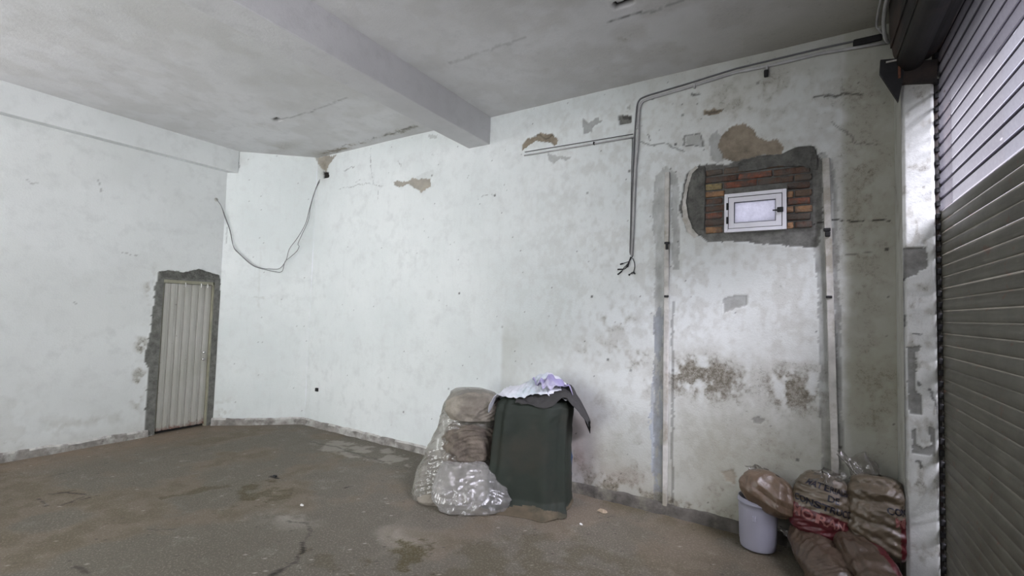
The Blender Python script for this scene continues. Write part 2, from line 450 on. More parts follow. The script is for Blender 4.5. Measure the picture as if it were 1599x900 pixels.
for pts in (K2([(515, 780), (560, 775), (640, 755), (730, 752), (800, 770)]), K2([(550, 670), (600, 650), (620, 640)]), K2([(720, 520), (718, 640), (735, 750)]),
            K2([(885, 600), (910, 630), (905, 650)]), K2([(1410, 830), (1450, 815), (1495, 810)]), K2([(1320, 710), (1335, 695)]),
            K2([(765, 780), (765, 855)]), K2([(620, 740), (660, 720)]), K2([(1555, 750), (1570, 800)]), K2([(1105, 560), (1130, 570)])):
    W.add('dark', W.line_mask(pts, .0035, 1.2), .45)
W.patch('brown', K2([(375, 590), (450, 575), (500, 570), (470, 610), (448, 640), (440, 680), (420, 660), (385, 625)]), 0.008, 1.2, .8)
W.add('grime', W.blob_mask(505, 262, 10, 22), .55)
W.add('cement', W.poly_mask(K2([(1075, 440), (1130, 440), (1125, 462), (1085, 460)]), .8), .35)
# post grooves
for pl, a in (([(1024, 275), (1040, 260), (1055, 268), (1062, 300), (1061, 420), (1051, 420), (1049, 290), (1041, 285), (1041, 800), (1020, 800), (1022, 600), (1023, 400), (1020, 330)], .38),
              ([(1274, 240), (1290, 238), (1292, 250), (1288, 250), (1300, 735), (1283, 735), (1278, 500), (1273, 380)], .48),
              ([(1299, 255), (1306, 270), (1318, 735), (1305, 735)], .42)):
    m = W.poly_mask(pl, .8) * (0.35 + 1.1 * fbm(W.u * 30, W.v * 10, 77, 4)); W.add('cement', m, a * 1.2); W.h -= m * .004
W.add('dark', W.poly_mask([(1050, 470), (1054, 470), (1053, 795), (1049, 795)], .6), .45)
W.add('dark', W.poly_mask([(1300, 500), (1307, 500), (1311, 735), (1304, 735)], .5), .35)
W.add('blue', W.poly_mask([(1022, 480), (1036, 480), (1038, 770), (1020, 770), (1014, 620), (1022, 590)], .9) * (fbm(W.u * 30, W.v * 8, 5, 3) > .40), .9)
W.add('grime', W.poly_mask([(1012, 605), (1024, 598), (1036, 640), (1030, 655), (1016, 640)], 1), .4)
# small patches
W.patch('cement', [(1128, 467), (1147, 459), (1166, 464), (1169, 478), (1150, 481), (1131, 488)], 0.005, .8, .55)
W.patch('cement', [(1174, 653), (1185, 649), (1196, 655), (1190, 662), (1178, 660)], 0.004, .7, .6)
W.patch('brown', [(1130, 738), (1145, 735), (1152, 745), (1149, 757), (1134, 750)], 0.005, 1, .7)
W.patch('cement', [(1040, 260), (1062, 270), (1052, 265)], 0.0)
# grime clouds
zc = W.v; xc = W.u + CH1[0]
nz = fbm(W.u * 9, W.v * 9, 21, 5); nz2 = fbm(W.u * 28, W.v * 20, 22, 4)
def cloud(x, y, rx, ry, a, th=.42):
    W.add('grime', W.blob_mask(x, y, rx, ry) * smooth(th, th + .22, nz * .6 + nz2 * .4), a)
cloud(965, 500, 42, 30, .75); cloud(940, 545, 60, 30, .6); cloud(990, 560, 40, 40, .65)
cloud(1100, 590, 80, 38, 1.3, .30); cloud(1240, 610, 70, 45, 1.2, .32); cloud(1090, 585, 70, 34, 1.0, .36); cloud(1140, 605, 50, 34, 1.0, .38); cloud(1060, 560, 24, 60, .6)
cloud(1235, 600, 62, 50, .95, .38); cloud(1270, 530, 30, 90, .5); cloud(1180, 700, 90, 40, .5, .45)
cloud(900, 730, 50, 40, .7); cloud(960, 760, 110, 22, .95, .34); cloud(1060, 790, 120, 20, .95, .34); cloud(1000, 700, 60, 60, .45)
cloud(1350, 330, 60, 260, .62, .34); cloud(1370, 600, 60, 190, .6, .34); cloud(1330, 150, 110, 70, .55, .34); cloud(1180, 150, 140, 60, .62, .38)
cloud(1220, 690, 120, 90, .5, .40); cloud(1100, 700, 60, 80, .35, .44); cloud(1010, 600, 30, 60, .5, .40); cloud(1250, 470, 30, 60, .4, .42); cloud(1330, 250, 40, 60, .5, .36)
cloud(930, 640, 26, 60, .5, .38); cloud(1000, 740, 70, 40, .6, .40); cloud(1130, 770, 60, 30, .6, .38)
W.add('grime', smooth(.44, .60, nz2 * .5 + nz * .5) * smooth(-3.6, -.6, xc), .34)
W.add('red', W.blob_mask(905, 700, 26, 60) * (.5 + nz), .55)
W.add('red', W.blob_mask(960, 745, 60, 26) * (.4 + nz), .3)
cloud(1080, 140, 100, 60, .32, .42); cloud(900, 190, 90, 30, .3, .44); cloud(1305, 420, 16, 180, .6, .36)
cloud(1130, 400, 70, 12, .45, .40); cloud(1080, 330, 14, 50, .5, .38); cloud(1220, 430, 40, 40, .25)
# tints: dirty olive, deepened right and low down to imitate shade there
tn = .55 + .9 * (fbm(W.u * 1.6, W.v * 1.6, 88, 4) - .35)
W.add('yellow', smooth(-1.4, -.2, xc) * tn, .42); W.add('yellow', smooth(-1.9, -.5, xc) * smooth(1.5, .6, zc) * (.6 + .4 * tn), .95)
W.add('yellow', smooth(.20, .30, xc + .04 * (nz - .5)) * (.5 + .5 * tn), 1.0)
W.add('yellow', smooth(2.9, 3.7, zc) * smooth(-2.0, -.2, xc) * tn, .8)
W.add('yellow', smooth(-2.75, -2.7, xc + .02 * W.h) * smooth(1.75, 1.35, zc) * tn, .38)
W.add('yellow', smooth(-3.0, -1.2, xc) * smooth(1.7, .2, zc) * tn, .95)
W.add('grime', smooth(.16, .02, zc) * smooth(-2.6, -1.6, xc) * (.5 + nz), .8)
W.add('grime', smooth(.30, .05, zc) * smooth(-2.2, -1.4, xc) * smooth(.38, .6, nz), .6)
W.add('grime', smooth(3.6, 3.86, zc) * smooth(-2.6, -.5, xc) * nz, .55)
# dots and pits
rng = random.Random(4)
for k in range(170):
    uu = W.nu * rng.random() ** .6; vv = rng.random() * W.nv; r = rng.choice([1, 1, 1, 2])
    i0, j0 = int(vv), int(uu)
    W.m['dark'][i0:i0 + r, j0:j0 + r] = rng.uniform(.3, .8)
W.add('dark', W.poly_mask([(504, 268), (514, 268), (514, 277), (505, 278)], .3), 1)
W.h -= 0.03 * W.m['dark'] * W.poly_mask([(500, 264), (518, 264), (518, 282), (500, 282)], 0)
# brick niche and the window opening
nm = W.poly_mask(niche_px, .25); W.h = np.where(nm > 0, -.017 + .012 * (nz2 - .5), W.h); W.add('cement', nm, 1); W.m['dark'] = np.where(nm > 0, .22 * nm, W.m['dark'])
W.add('brown', nm * smooth(.45, .6, nz2), .35)
WX0, WX1, WZ0, WZ1 = -0.553, -0.107, 2.398, 2.718
W.hole |= (xc > WX0 + .04) & (xc < WX1 - .04) & (zc > WZ0 + .04) & (zc < WZ1 - .04)
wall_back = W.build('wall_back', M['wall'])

# bricks laid in the niche
def brick_mat(name, a, b_, mort=.85):
    m, nt, bs = new_mat(name)
    co = nd(nt, 'ShaderNodeNewGeometry').outputs['Position']
    n1 = noise_node(nt, 30, 5, .7, co); n2 = noise_node(nt, 11, 5, .7, co)
    c = ramp(nt, n1, .32, .68, (*a, 1), (*b_, 1))
    c = mix(nt, math_n(nt, 'MULTIPLY', ramp(nt, n2, .42, .58), mort), c, (.105, .092, .08))
    nt.links.new(c, bs.inputs['Base Color']); bs.inputs['Roughness'].default_value = .92
    bump(nt, bs, n1, 1.0, .014); return m
BM = [brick_mat('brick_red', (.15, .055, .035), (.31, .12, .075)), brick_mat('brick_orange', (.27, .145, .07), (.42, .25, .14), .65),
      brick_mat('brick_yellow', (.28, .22, .09), (.40, .32, .16), .6), brick_mat('brick_dark', (.085, .05, .038), (.17, .10, .07), .9),
      brick_mat('brick_dull', (.10, .07, .05), (.17, .12, .085), .95)]
brng = random.Random(12)
NX0, NX1 = -0.705, 0.062
bz0, bh = 2.405, .0615
rows = {0: 'o.d', 1: 'ddd', 2: 'o.o', 3: 'r.r', 4: 'd.o', 5: 'oord', 6: 'yrrr', 7: 'drdr', 8: '.ddr'}
def rough_brick(x0, x1, z0, z1, y0, mi, dep=.028):
    bm = bmesh.new()
    vs = box_bm(bm, (x0, y0, z0), (x1, y0 + dep, z1), .006)
    for v in bm.verts:
        v.co += Vector((brng.uniform(-.005, .005), brng.uniform(-.003, .003), brng.uniform(-.005, .005)))
    o = bm_obj('brick', bm, BM[mi], wall_back, True)
    return o
wmap = {'o': 1, 'r': 0, 'd': 3, 'y': 2, '.': 4, 'e': 4}
for rr in range(9):
    z0 = bz0 + rr * bh
    tilt = 0
    x = NX0 + (0 if rr % 2 else -.11)
    L = .255
    top_lim = 2.955
    i = 0
    while x < NX1:
        xa, xb = max(x, NX0 + .003), min(x + L - .013, NX1 - .003)
        if xb - xa > .035:
            segs = [(xa, xb)]
            if z0 + bh > WZ0 - .005 and z0 < WZ1 + .005:
                segs = []
                if xa < WX0 - .03: segs.append((xa, min(xb, WX0 - .004)))
                if xb > WX1 + .03: segs.append((max(xa, WX1 + .004), xb))
            for sa, sb in segs:
                if sb - sa < .03: continue
                key = rows[rr]; ch = key[min(len(key) - 1, int((sa - NX0) / (NX1 - NX0) * len(key)))]
                if brng.random() < .25: ch = brng.choice('od.r')
                ht = bh - .014
                y0 = D + brng.uniform(-.002, .008)
                if z0 + ht < top_lim: rough_brick(sa, sb, z0, z0 + ht, y0, wmap[ch])
        x += L; i += 1

# rough mortar lips around the niche (proud of the wall, irregular)
def lip(name, pts, sheet, mat, parent, thick=.014, n=7, seed=1, inset=.35):
    """an irregular slab of mortar: outline (photo survey) projected on the wall plane, rounded edge"""
    P = [sheet.px(*p) for p in pts]; r = random.Random(seed)
    # densify and jitter
    Q = []
    for i in range(len(P)):
        a, b = P[i], P[(i + 1) % len(P)]
        L = math.hypot(b[0] - a[0], b[1] - a[1]); k = max(1, int(L / .02))
        for j in range(k):
            t = j / k; Q.append((a[0] + (b[0] - a[0]) * t + r.uniform(-.004, .004), a[1] + (b[1] - a[1]) * t + r.uniform(-.004, .004)))
    bm = bmesh.new()
    to3 = lambda u, v, h: Vector(sheet.O + u * sheet.U + v * sheet.V + h * sheet.N)
    base = [bm.verts.new(to3(u, v, -.004)) for u, v in Q]
    fc = bm.faces.new(base)
    ins = bmesh.ops.inset_region(bm, faces=[fc], thickness=.006, depth=0)
    N = Vector(sheet.N)
    for v in fc.verts: v.co += N * (thick + .004)
    bmesh.ops.recalc_face_normals(bm, faces=bm.faces)
    o = bm_obj(name, bm, mat, parent)
    return o
lip('plaster_ridge', B4([(200, 300), (170, 330), (150, 400), (138, 480), (140, 550), (165, 610), (195, 635), (215, 625), (185, 590), (165, 540), (156, 470), (165, 400), (183, 335), (215, 305)]), W, M['post_paint'], wall_back, .007, seed=6)
lip('mortar_patch', B4([(425, 270), (520, 250), (600, 243), (660, 218), (700, 206), (752, 206), (768, 262), (762, 320), (700, 300), (560, 300), (500, 318), (400, 325), (400, 290)]), W, M['mortar'], wall_back, .008, seed=3)
lip('mortar_patch', B4([(185, 320), (215, 300), (243, 298), (243, 520), (238, 600), (195, 590), (172, 540), (163, 470), (170, 390)]), W, M['mortar'], wall_back, .006, seed=4)

# ---------------------------------------------------------------- WINDOW
win = empty('window_1', ((WX0 + WX1) / 2, D, WZ0), None, None); tag(win, kind='structure')
def ring(name, x0, x1, z0, z1, w, y0, y1, mat, parent, bev=.002):
    bm = bmesh.new()
    box_bm(bm, (x0, y0, z0), (x0 + w, y1, z1), bev); box_bm(bm, (x1 - w, y0, z0), (x1, y1, z1), bev)
    box_bm(bm, (x0 + w, y0, z0), (x1 - w, y1, z0 + w), bev); box_bm(bm, (x0 + w, y0, z1 - w), (x1 - w, y1, z1), bev)
    return bm_obj(name, bm, mat, parent)
ring('window_frame', WX0, WX1, WZ0, WZ1, .028, D - .018, D + .045, M['white_metal'], win)
ring('gasket', WX0 + .026, WX1 - .026, WZ0 + .026, WZ1 - .026, .008, D - .008, D + .03, M['gasket'], win, 0)
ring('sash', WX0 + .033, WX1 - .033, WZ0 + .033, WZ1 - .033, .040, D - .014, D + .03, M['white_metal'], win)
ring('gasket', WX0 + .071, WX1 - .071, WZ0 + .071, WZ1 - .071, .006, D - .010, D + .02, M['gasket'], win, 0)
def pane_mat():
    m, nt, b = new_mat('dusty_frosted_glass'); nt.nodes.remove(b)
    out = nt.nodes['Material Output']; co = nd(nt, 'ShaderNodeNewGeometry').outputs['Position']
    tr = nd(nt, 'ShaderNodeBsdfTranslucent'); gl = nd(nt, 'ShaderNodeBsdfGlossy'); gl.inputs['Roughness'].default_value = .12
    c = ramp(nt, noise_node(nt, 22, 5, .7, co), .35, .65, (.78, .78, .82, 1), (.95, .95, 1.0, 1)); nt.links.new(c, tr.inputs['Color'])
    tp = nd(nt, 'ShaderNodeBsdfTransparent')
    # clear specks let sky through, standing in for sparkles reflected from the shutter
    fac = ramp(nt, noise_node(nt, 95, 3, .7, co), .66, .70)
    mx0 = nd(nt, 'ShaderNodeMixShader'); nt.links.new(fac, mx0.inputs[0]); nt.links.new(tr.outputs[0], mx0.inputs[1]); nt.links.new(tp.outputs[0], mx0.inputs[2])
    mx = nd(nt, 'ShaderNodeMixShader'); mx.inputs[0].default_value = .15
    nt.links.new(mx0.outputs[0], mx.inputs[1]); nt.links.new(gl.outputs[0], mx.inputs[2]); nt.links.new(mx.outputs[0], out.inputs[0])
    return m
box('pane', (WX0 + .074, D + .002, WZ0 + .074), (WX1 - .074, D + .006, WZ1 - .074), pane_mat(), win)
for zz in (WZ0 + .07, WZ0 + .185): box('hinge', (WX0 + .016, D - .030, zz), (WX0 + .030, D - .016, zz + .058), M['black'], win, .003)
bm = bmesh.new(); zl = WZ0 + .155
box_bm(bm, (WX1 - .064, D - .034, zl - .018), (WX1 - .022, D - .014, zl + .020), .004)
box_bm(bm, (WX1 - .095, D - .034, zl - .007), (WX1 - .060, D - .024, zl + .003), .003)
lt = bm_obj('latch', bm, M['black'], win)

# ---------------------------------------------------------------- LEFT WALL, DIAGONAL WALL
Lw = Sheet((XL, YF, 0), (0, 1, 0), (0, 0, 1), (1, 0, 0), CH0[1] - YF, H + .05, 0.016)
Lw.h += .012 * (fbm(Lw.u * 1.3, Lw.v * 1.3, 19, 4) - .5)
D6 = lambda p: sc(p, 180, 380, 900 / 340)
door_sur = D6([(178, 118), (215, 112), (280, 120), (345, 107), (385, 120), (428, 132), (437, 150), (436, 300), (430, 430), (420, 600), (408, 700), (440, 735), (430, 760),
               (370, 755), (150, 800), (118, 790), (128, 700), (130, 640), (136, 520), (120, 480), (140, 400), (150, 330), (158, 240), (166, 170)])
Lw.patch('cement', door_sur, -.008, .8)
nzl = fbm(Lw.u * 10, Lw.v * 10, 23, 5)
for (x, y, rx, ry, a) in ((225, 545, 12, 30, .9), (218, 600, 10, 50, .8), (235, 450, 8, 30, .7), (120, 660, 110, 12, .35), (50, 690, 80, 14, .4), (20, 640, 30, 40, .2)):
    Lw.add('grime', Lw.blob_mask(x, y, rx, ry) * smooth(.46, .6, nzl), a)
Lw.add('grime', smooth(.25, .08, Lw.v) * (.3 + nzl), .35)
Lw.add('yellow', smooth(.46, .62, fbm(Lw.u * 1.2, Lw.v * 1.2, 90, 3)), .06)
for pts in (sc([(130, 840), (150, 858), (180, 850)], 0, 0, 3), [(190, 395), (215, 400)], [(150, 275), (158, 300)], [(118, 470), (122, 473)]):
    Lw.add('dark', Lw.line_mask(pts, .004, 1), .4)
u_d0, _ = Lw.px(238, 674); u_d1, _ = Lw.px(324, 663)
DY0, DY1, DZ = 2.700, 3.325, 1.975
yy = Lw.u + YF
Lw.hole |= (yy > DY0 + .02) & (yy < DY1 - .02) & (Lw.v < DZ - .02)
wall_left = Lw.build('wall_left', M['wall_left'])
lip('mortar_patch', D6([(178, 118), (215, 112), (280, 122), (345, 107), (385, 120), (428, 132), (430, 152), (300, 146), (195, 140)]), Lw, M['mortar'], wall_left, .020, seed=8)
dv = Vector((CH1[0] - CH0[0], CH1[1] - CH0[1], 0)); dl = dv.length; dv.normalize()
Cw = Sheet((CH0[0], CH0[1], 0), tuple(dv), (0, 0, 1), (dv.y, -dv.x, 0), dl, H + .05, 0.014)
Cw.h += .010 * (fbm(Cw.u * 1.5, Cw.v * 1.5, 29, 4) - .5)
nzc = fbm(Cw.u * 12, Cw.v * 12, 24, 5)
Cw.add('grime', Cw.line_mask([(408, 395), (406, 420), (404, 480)], .008, 1) * nzc, .35)
Cw.add('dark', Cw.line_mask([(355, 355), (354, 380)], .005), .4); Cw.add('dark', Cw.line_mask([(373, 254), (374, 262)], .006), .5)
Cw.add('grime', Cw.line_mask([(398, 466), (413, 466)], .012, 1), .3)
Cw.patch('brown', K2([(375, 585), (440, 580), (430, 640), (395, 625)]), .006, 1.0, .7)
Cw.add('grime', Cw.blob_mask(350, 640, 16, 20) * smooth(.4, .6, nzc), .5); Cw.add('grime', Cw.blob_mask(375, 248, 14, 14), .2)
for k in range(26):
    j, i = rng.randrange(Cw.nu - 2), rng.randrange(Cw.nv - 2); Cw.m['dark'][i, j] = .5
wall_diag = Cw.build('wall_left_diagonal', M['wall'])

# ---------------------------------------------------------------- CEILING, BEAMS
Ce = Sheet((XL - .15, YF, H), (1, 0, 0), (0, 1, 0), (0, 0, -1), 0.95 - XL, D - YF + .15, 0.022)
Ce.h += .014 * (fbm(Ce.u * 1.1, Ce.v * 1.1, 39, 4) - .5)
nc = fbm(Ce.u * 5, Ce.v * 5, 40, 6)
cx_ = Ce.u + XL - .15; cy_ = Ce.v + YF
Ce.add('grime', smooth(-2.9, -1.0, cx_) * smooth(.34, .62, nc), .34)
Ce.add('grime', smooth(-1.5, .6, cx_) * smooth(2.0, 4.2, cy_) * (.35 + nc), .42)
Ce.add('yellow', smooth(-1.5, .6, cx_) * smooth(2.6, 4.2, cy_), .8)
Ce.add('grime', smooth(.42, .62, nc), .16)
Ce.add('dark', Ce.line_mask([(700, 98), (760, 78), (820, 58)], .011, 1.5) * nc, .55)
Ce.add('dark', Ce.line_mask([(952, 33), (990, 20), (1003, 19)], .008, .5), .7); Ce.add('dark', Ce.line_mask([(1005, 22), (1050, 5), (1075, 0)], .012, 1.5), .4)
Ce.add('dark', Ce.line_mask([(440, 186), (480, 176), (545, 152)], .009, .8) * nc, .7)
Ce.add('grime', Ce.blob_mask(974, 62, 10, 6), .6); Ce.add('grime', Ce.blob_mask(855, 108, 12, 8), .35)
Ce.patch('dark', [(958, 3), (975, 3), (975, -8), (985, -6), (987, 4), (970, 10), (963, 12)], .03, .8)
hm = Ce.poly_mask([(426, 186), (433, 183), (440, 186), (433, 190)], .2); Ce.add('dark', hm, 1); Ce.h -= hm * .05
Ce.add('grime', Ce.line_mask([(520, 237), (560, 224), (600, 212), (650, 198)], .035, 2.5) * smooth(.3, .6, nc), .8)
Ce.add('brown', Ce.line_mask([(505, 240), (535, 232), (565, 224)], .02, 2.5) * (nc > .45), .7)
Ce.add('dark', Ce.line_mask([(530, 230), (560, 222), (600, 212), (645, 198)], .006, 2), .5)
Ce.add('grime', Ce.blob_mask(440, 230, 60, 9) * smooth(.35, .6, nc), .5); Ce.add('grime', Ce.blob_mask(505, 240, 26, 8), .6)
Ce.build('ceiling', M['ceiling'])

def slab(name, lo, hi, mat, nx=60, axis=1, marks=None, bev=.006):
    bm = bmesh.new(); box_bm(bm, lo, hi, bev)
    o = bm_obj(name, bm, mat); return tag(o, kind='structure')
slab('ceiling_beam', (-3.262, YF, 3.548), (-2.965, D + .02, H + .02), M['beam'], bev=.008)
slab('trim_1', (XL - .02, YF, 3.545), (XL + .115, CH0[1] + .09, H + .02), M['wall_left'], bev=.006)

# ---------------------------------------------------------------- FLOOR
Fl = Sheet((XL - .15, YF, 0), (1, 0, 0), (0, 1, 0), (0, 0, 1), 1.0 - XL, D - YF + .15, 0.0165)
Fl.h += .012 * (fbm(Fl.u * 1.3, Fl.v * 1.3, 49, 5) - .5)
nf = fbm(Fl.u * 8, Fl.v * 8, 50, 5); nf2 = fbm(Fl.u * 2.2, Fl.v * 2.2, 51, 5)
def stain(pts, a=1, th=.40, wp=3.0):
    m = Fl.poly_mask(pts, wp) * smooth(th, th + .10, nf); Fl.add('brown', m, a); Fl.h -= m * .003
stain([(368, 785), (385, 757), (425, 750), (460, 762), (455, 776), (420, 786), (395, 792), (370, 790)], .9, .38)
stain([(245, 776), (290, 768), (320, 758), (370, 752), (368, 758), (320, 768), (290, 774), (250, 781)], .85, .35, 1.5)
stain([(520, 905), (560, 880), (590, 868), (620, 850), (672, 848), (680, 862), (655, 880), (690, 905)], 1, .40)
stain([(620, 845), (660, 842), (678, 855), (640, 868)], 1, .3, 2)
stain([(470, 850), (520, 870), (540, 900), (490, 905)], .5, .5)
for pts, w, a in (([(472, 848), (476, 862), (460, 880), (430, 895), (418, 905)], .010, .8), ([(450, 815), (480, 818), (484, 830), (474, 848)], .007, .6),
                  ([(75, 773), (110, 768), (138, 774), (100, 788)], .007, .75), ([(60, 780), (70, 791)], .008, .7), ([(90, 790), (140, 778)], .006, .6),
                  ([(88, 772), (122, 765)], .006, .6), ([(228, 828), (270, 826)], .006, .5), ([(425, 744), (436, 747)], .014, 1),
                  ([(485, 690), (530, 700), (580, 716), (600, 722)], .012, .5), ([(280, 711), (330, 702)], .006, .4), ([(120, 735), (60, 748)], .01, .3),
                  ([(120, 885), (135, 895)], .012, .6), ([(540, 762), (552, 760)], .01, .8)):
    Fl.add('dark', Fl.line_mask(pts, w, 1.2) * (.4 + nf), a)
Fl.add('blue', Fl.poly_mask([(485, 700), (520, 688), (600, 700), (640, 716), (640, 730), (590, 724), (540, 712)], 3) * smooth(.4, .55, nf), .5)
Fl.add('blue', Fl.blob_mask(580, 830, 110, 50) * smooth(.42, .62, nf2), .5); Fl.add('blue', Fl.blob_mask(450, 810, 60, 20) * smooth(.4, .6, nf), .5)
fx_, fy_ = Fl.u + XL - .15, Fl.v + YF
Fl.add('yellow', smooth(-6.0, -6.9, fx_) * (.3 + nf), .9); Fl.add('yellow', smooth(.45, .62, nf2), .35)
Fl.add('brown', smooth(3.75, 4.15, fy_) * smooth(-2.4, -1.4, fx_) * smooth(.3, .55, nf), .75)
Fl.add('brown', smooth(.50, .66, nf2) * smooth(.38, .6, nf), .45); Fl.add('brown', Fl.poly_mask([(640, 905), (720, 850), (860, 830), (1000, 870), (1150, 905)], 6) * smooth(.36, .55, nf), .55)
Fl.add('brown', smooth(-2.6, -.8, fx_) * smooth(2.2, 3.6, fy_) * (.3 + .7 * nf), .45)
gr = random.Random(9)
for k in range(900):
    i, j = gr.randrange(Fl.nv), gr.randrange(Fl.nu); Fl.m['dark'][i, j] = gr.uniform(.2, .7)
for k in range(220):
    i, j = gr.randrange(Fl.nv), gr.randrange(Fl.nu); Fl.m['blue'][i, j] = 1
Fl.build('floor', M['floor'])

# ---------------------------------------------------------------- REAR WALL (behind the camera) AND FRONT WALL ABOVE SHUTTER
bm = bmesh.new()
box_bm(bm, (XL - .1, YF - .15, 0), (1.0, YF, H + .1))
tag(bm_obj('wall_rear', bm, M['rear']), kind='structure')
bm = bmesh.new()
box_bm(bm, (XS + .09, YF, 3.42), (XS + .3, D + .1, H + .1)); box_bm(bm, (XS + .03, YF - .1, 0), (XS + .3, 1.0, 3.5)); box_bm(bm, (XS + .06, 3.99, 0), (XS + .3, D + .2, 3.6))
tag(bm_obj('wall_right', bm, M['rear']), kind='structure')

# ---------------------------------------------------------------- SKIRTING
def skirting(name, p0, p1, h, t, mat, nside, seed, n=160):
    """irregular low cement skirting following the wall foot"""
    p0, p1 = Vector((*p0, 0)), Vector((*p1, 0)); d = p1 - p0; L = d.length; d.normalize(); N = Vector((*nside, 0))
    s = np.linspace(0, L, n); hh = h * (1 + .5 * (fbm(s * 5, s * 0 + seed, seed, 4) - .5)); tt = t * (1 + .9 * (fbm(s * 8, s * 0 + 3, seed + 5, 4) - .5))
    V = []; F = []
    for i in range(n):
        b = p0 + d * s[i]
        for (a, z) in ((-.01, hh[i] + .004), (tt[i] * .55, hh[i]), (tt[i] * .9, hh[i] * .82), (tt[i] * 1.0, hh[i] * .4), (tt[i] * 1.35, -.002)):
            V.append(b + N * a + Vector((0, 0, z)))
    for i in range(n - 1):
        for k in range(4): a = i * 5 + k; F.append((a, a + 5, a + 6, a + 1))
    me = pymesh(name, V, F); me.materials.append(mat); me.materials.append(M['skirt_top'])
    for i, p in enumerate(me.polygons):
        if mat is not M['skirt_dark'] and i % 4 < 2 and fbm(np.array([i * .02]), np.array([float(seed)]), 3, 3)[0] > .36: p.material_index = 1
    return tag(link(name, me, None, None, True), kind='structure')
skirting('baseboard_left', (XL, -2.5), (XL, DY0 - .06), .085, .03, M['skirt'], (1, 0), 3, 240)
skirting('baseboard_diagonal', (CH0[0] + .02, CH0[1] - .02), CH1, .085, .028, M['skirt'], (dv.y, -dv.x), 5, 60)
skirting('baseboard_back', CH1, (-2.6, D), .085, .032, M['skirt'], (0, -1), 7, 160)
skirting('baseboard_back', (-2.6, D), (.6, D), .085, .035, M['skirt_dark'], (0, -1), 9, 160)

# ---------------------------------------------------------------- DOOR
door = empty('door_1', (XL, (DY0 + DY1) / 2, 0), None, None); tag(door, kind='structure')
def door_leaf():
    """folded sheet: nine broad flats with narrow V grooves; front towards +x"""
    V = []; F = []; ys = []; y = DY0 + .025; n = 7; pw = (DY1 - DY0 - .05) / n
    for k in range(n):
        y0 = DY0 + .025 + k * pw
        ys += [(y0, -.012), (y0 + .010, .012), (y0 + pw * .60, .012), (y0 + pw * .66, .004), (y0 + pw * .95, .004)]
    ys.append((DY1 - .025, 0.0))
    for (yy_, dx) in ys:
        for z in (.035, .10, DZ - .05): V.append((XL - .035 + dx, yy_, z))
    for i in range(len(ys) - 1):
        for k in range(2): a = i * 3 + k; F.append((a, a + 3, a + 4, a + 1))
    return pymesh('leaf', V, F)
def door_mat():
    m, nt, b = new_mat('cream_door_sheet'); co = nd(nt, 'ShaderNodeNewGeometry').outputs['Position']
    sep = nd(nt, 'ShaderNodeSeparateXYZ'); nt.links.new(co, sep.inputs[0])
    n = noise_node(nt, 16, 5, .7, co); n2 = noise_node(nt, 2, 4, .6, co)
    c = ramp(nt, n2, .3, .7, (.40, .395, .355, 1), (.47, .46, .435, 1))
    low = math_n(nt, 'SUBTRACT', math_n(nt, 'ADD', -.035, math_n(nt, 'MULTIPLY', n, .25)), sep.outputs[2])
    rf = math_n(nt, 'MULTIPLY', low, 14.0)
    cl = nd(nt, 'ShaderNodeClamp'); nt.links.new(rf, cl.inputs[0])
    c = mix(nt, cl.outputs[0], c, (.19, .085, .06))
    c = mix(nt, math_n(nt, 'MULTIPLY', ramp(nt, n, .66, .70), .6), c, (.15, .12, .10))
    nt.links.new(c, b.inputs['Base Color']); b.inputs['Roughness'].default_value = .5; bump(nt, b, n, .12, .004); return m
link('leaf', door_leaf(), door_mat(), door)
bm = bmesh.new()
box_bm(bm, (XL - .07, DY0 - .005, 0), (XL - .005, DY0 + .022, DZ), .003); box_bm(bm, (XL - .07, DY1 - .022, 0), (XL - .003, DY1 + .008, DZ), .003)
box_bm(bm, (XL - .07, DY0, DZ - .045), (XL - .003, DY1, DZ + .005), .003)
bm_obj('door_frame', bm, M['door_frame'], door)
box('door_backing', (XL - .10, DY0 - .02, 0), (XL - .075, DY1 + .02, DZ + .05), M['black'], door)
for zz in (1.005, .915):
    V, F = tube_geo([(XL - .03, DY1 - .085, zz), (XL + .004, DY1 - .085, zz)], .017, 14)
    h = link('door_lock', pymesh('door_lock', V, F), M['chrome'], door, True)
for k, yy_ in enumerate((.26, .45, .53)):
    V, F = tube_geo(catmull([(XL + .002, DY0 + yy_, DZ - .03), (XL + .006, DY0 + yy_ + .004, DZ - .06), (XL + .002, DY0 + yy_ + .002, DZ - .085)], 3), .006, 6)
    link('mortar_drip', pymesh('mortar_drip', V, F), M['white_bit'], door, True)

# ---------------------------------------------------------------- PILLAR, SHUTTER, DRUM
PX0, PX1, PY = .556, .722, 3.93
Pf = Sheet((PX0, PY, 0), (1, 0, 0), (0, 0, 1), (0, -1, 0), PX1 - PX0, 3.36, 0.0075)
Pf.h += .012 * (fbm(Pf.u * 4, Pf.v * 4, 59, 4) - .5)
edge = smooth(.018, 0, Pf.u) + smooth(PX1 - PX0 - .012, PX1 - PX0, Pf.u); Pf.h -= edge * .014
P_ = lambda p: sc(p, 1240, 480, 831 / 240)
Pf.patch('cement', [(1412, 388), (1447, 385), (1447, 420), (1436, 423), (1434, 430), (1418, 432), (1412, 440)], .007, .5, .85)
Pf.add('brown', Pf.poly_mask([(1414, 392), (1444, 389), (1443, 416), (1416, 420)], .6), .4)
Pf.patch('cement', P_([(612, 220), (680, 205), (680, 235), (650, 245), (660, 300), (662, 460), (695, 480), (695, 580), (640, 582), (622, 540), (615, 400)]), .007, .5, .8)
Pf.patch('cement', P_([(640, 670), (665, 650), (660, 700), (650, 740), (700, 770), (740, 750), (725, 700), (725, 650), (755, 660), (765, 810), (690, 800), (630, 790)]), .006, .5, .75)
npz = fbm(Pf.u * 26, Pf.v * 14, 61, 4)
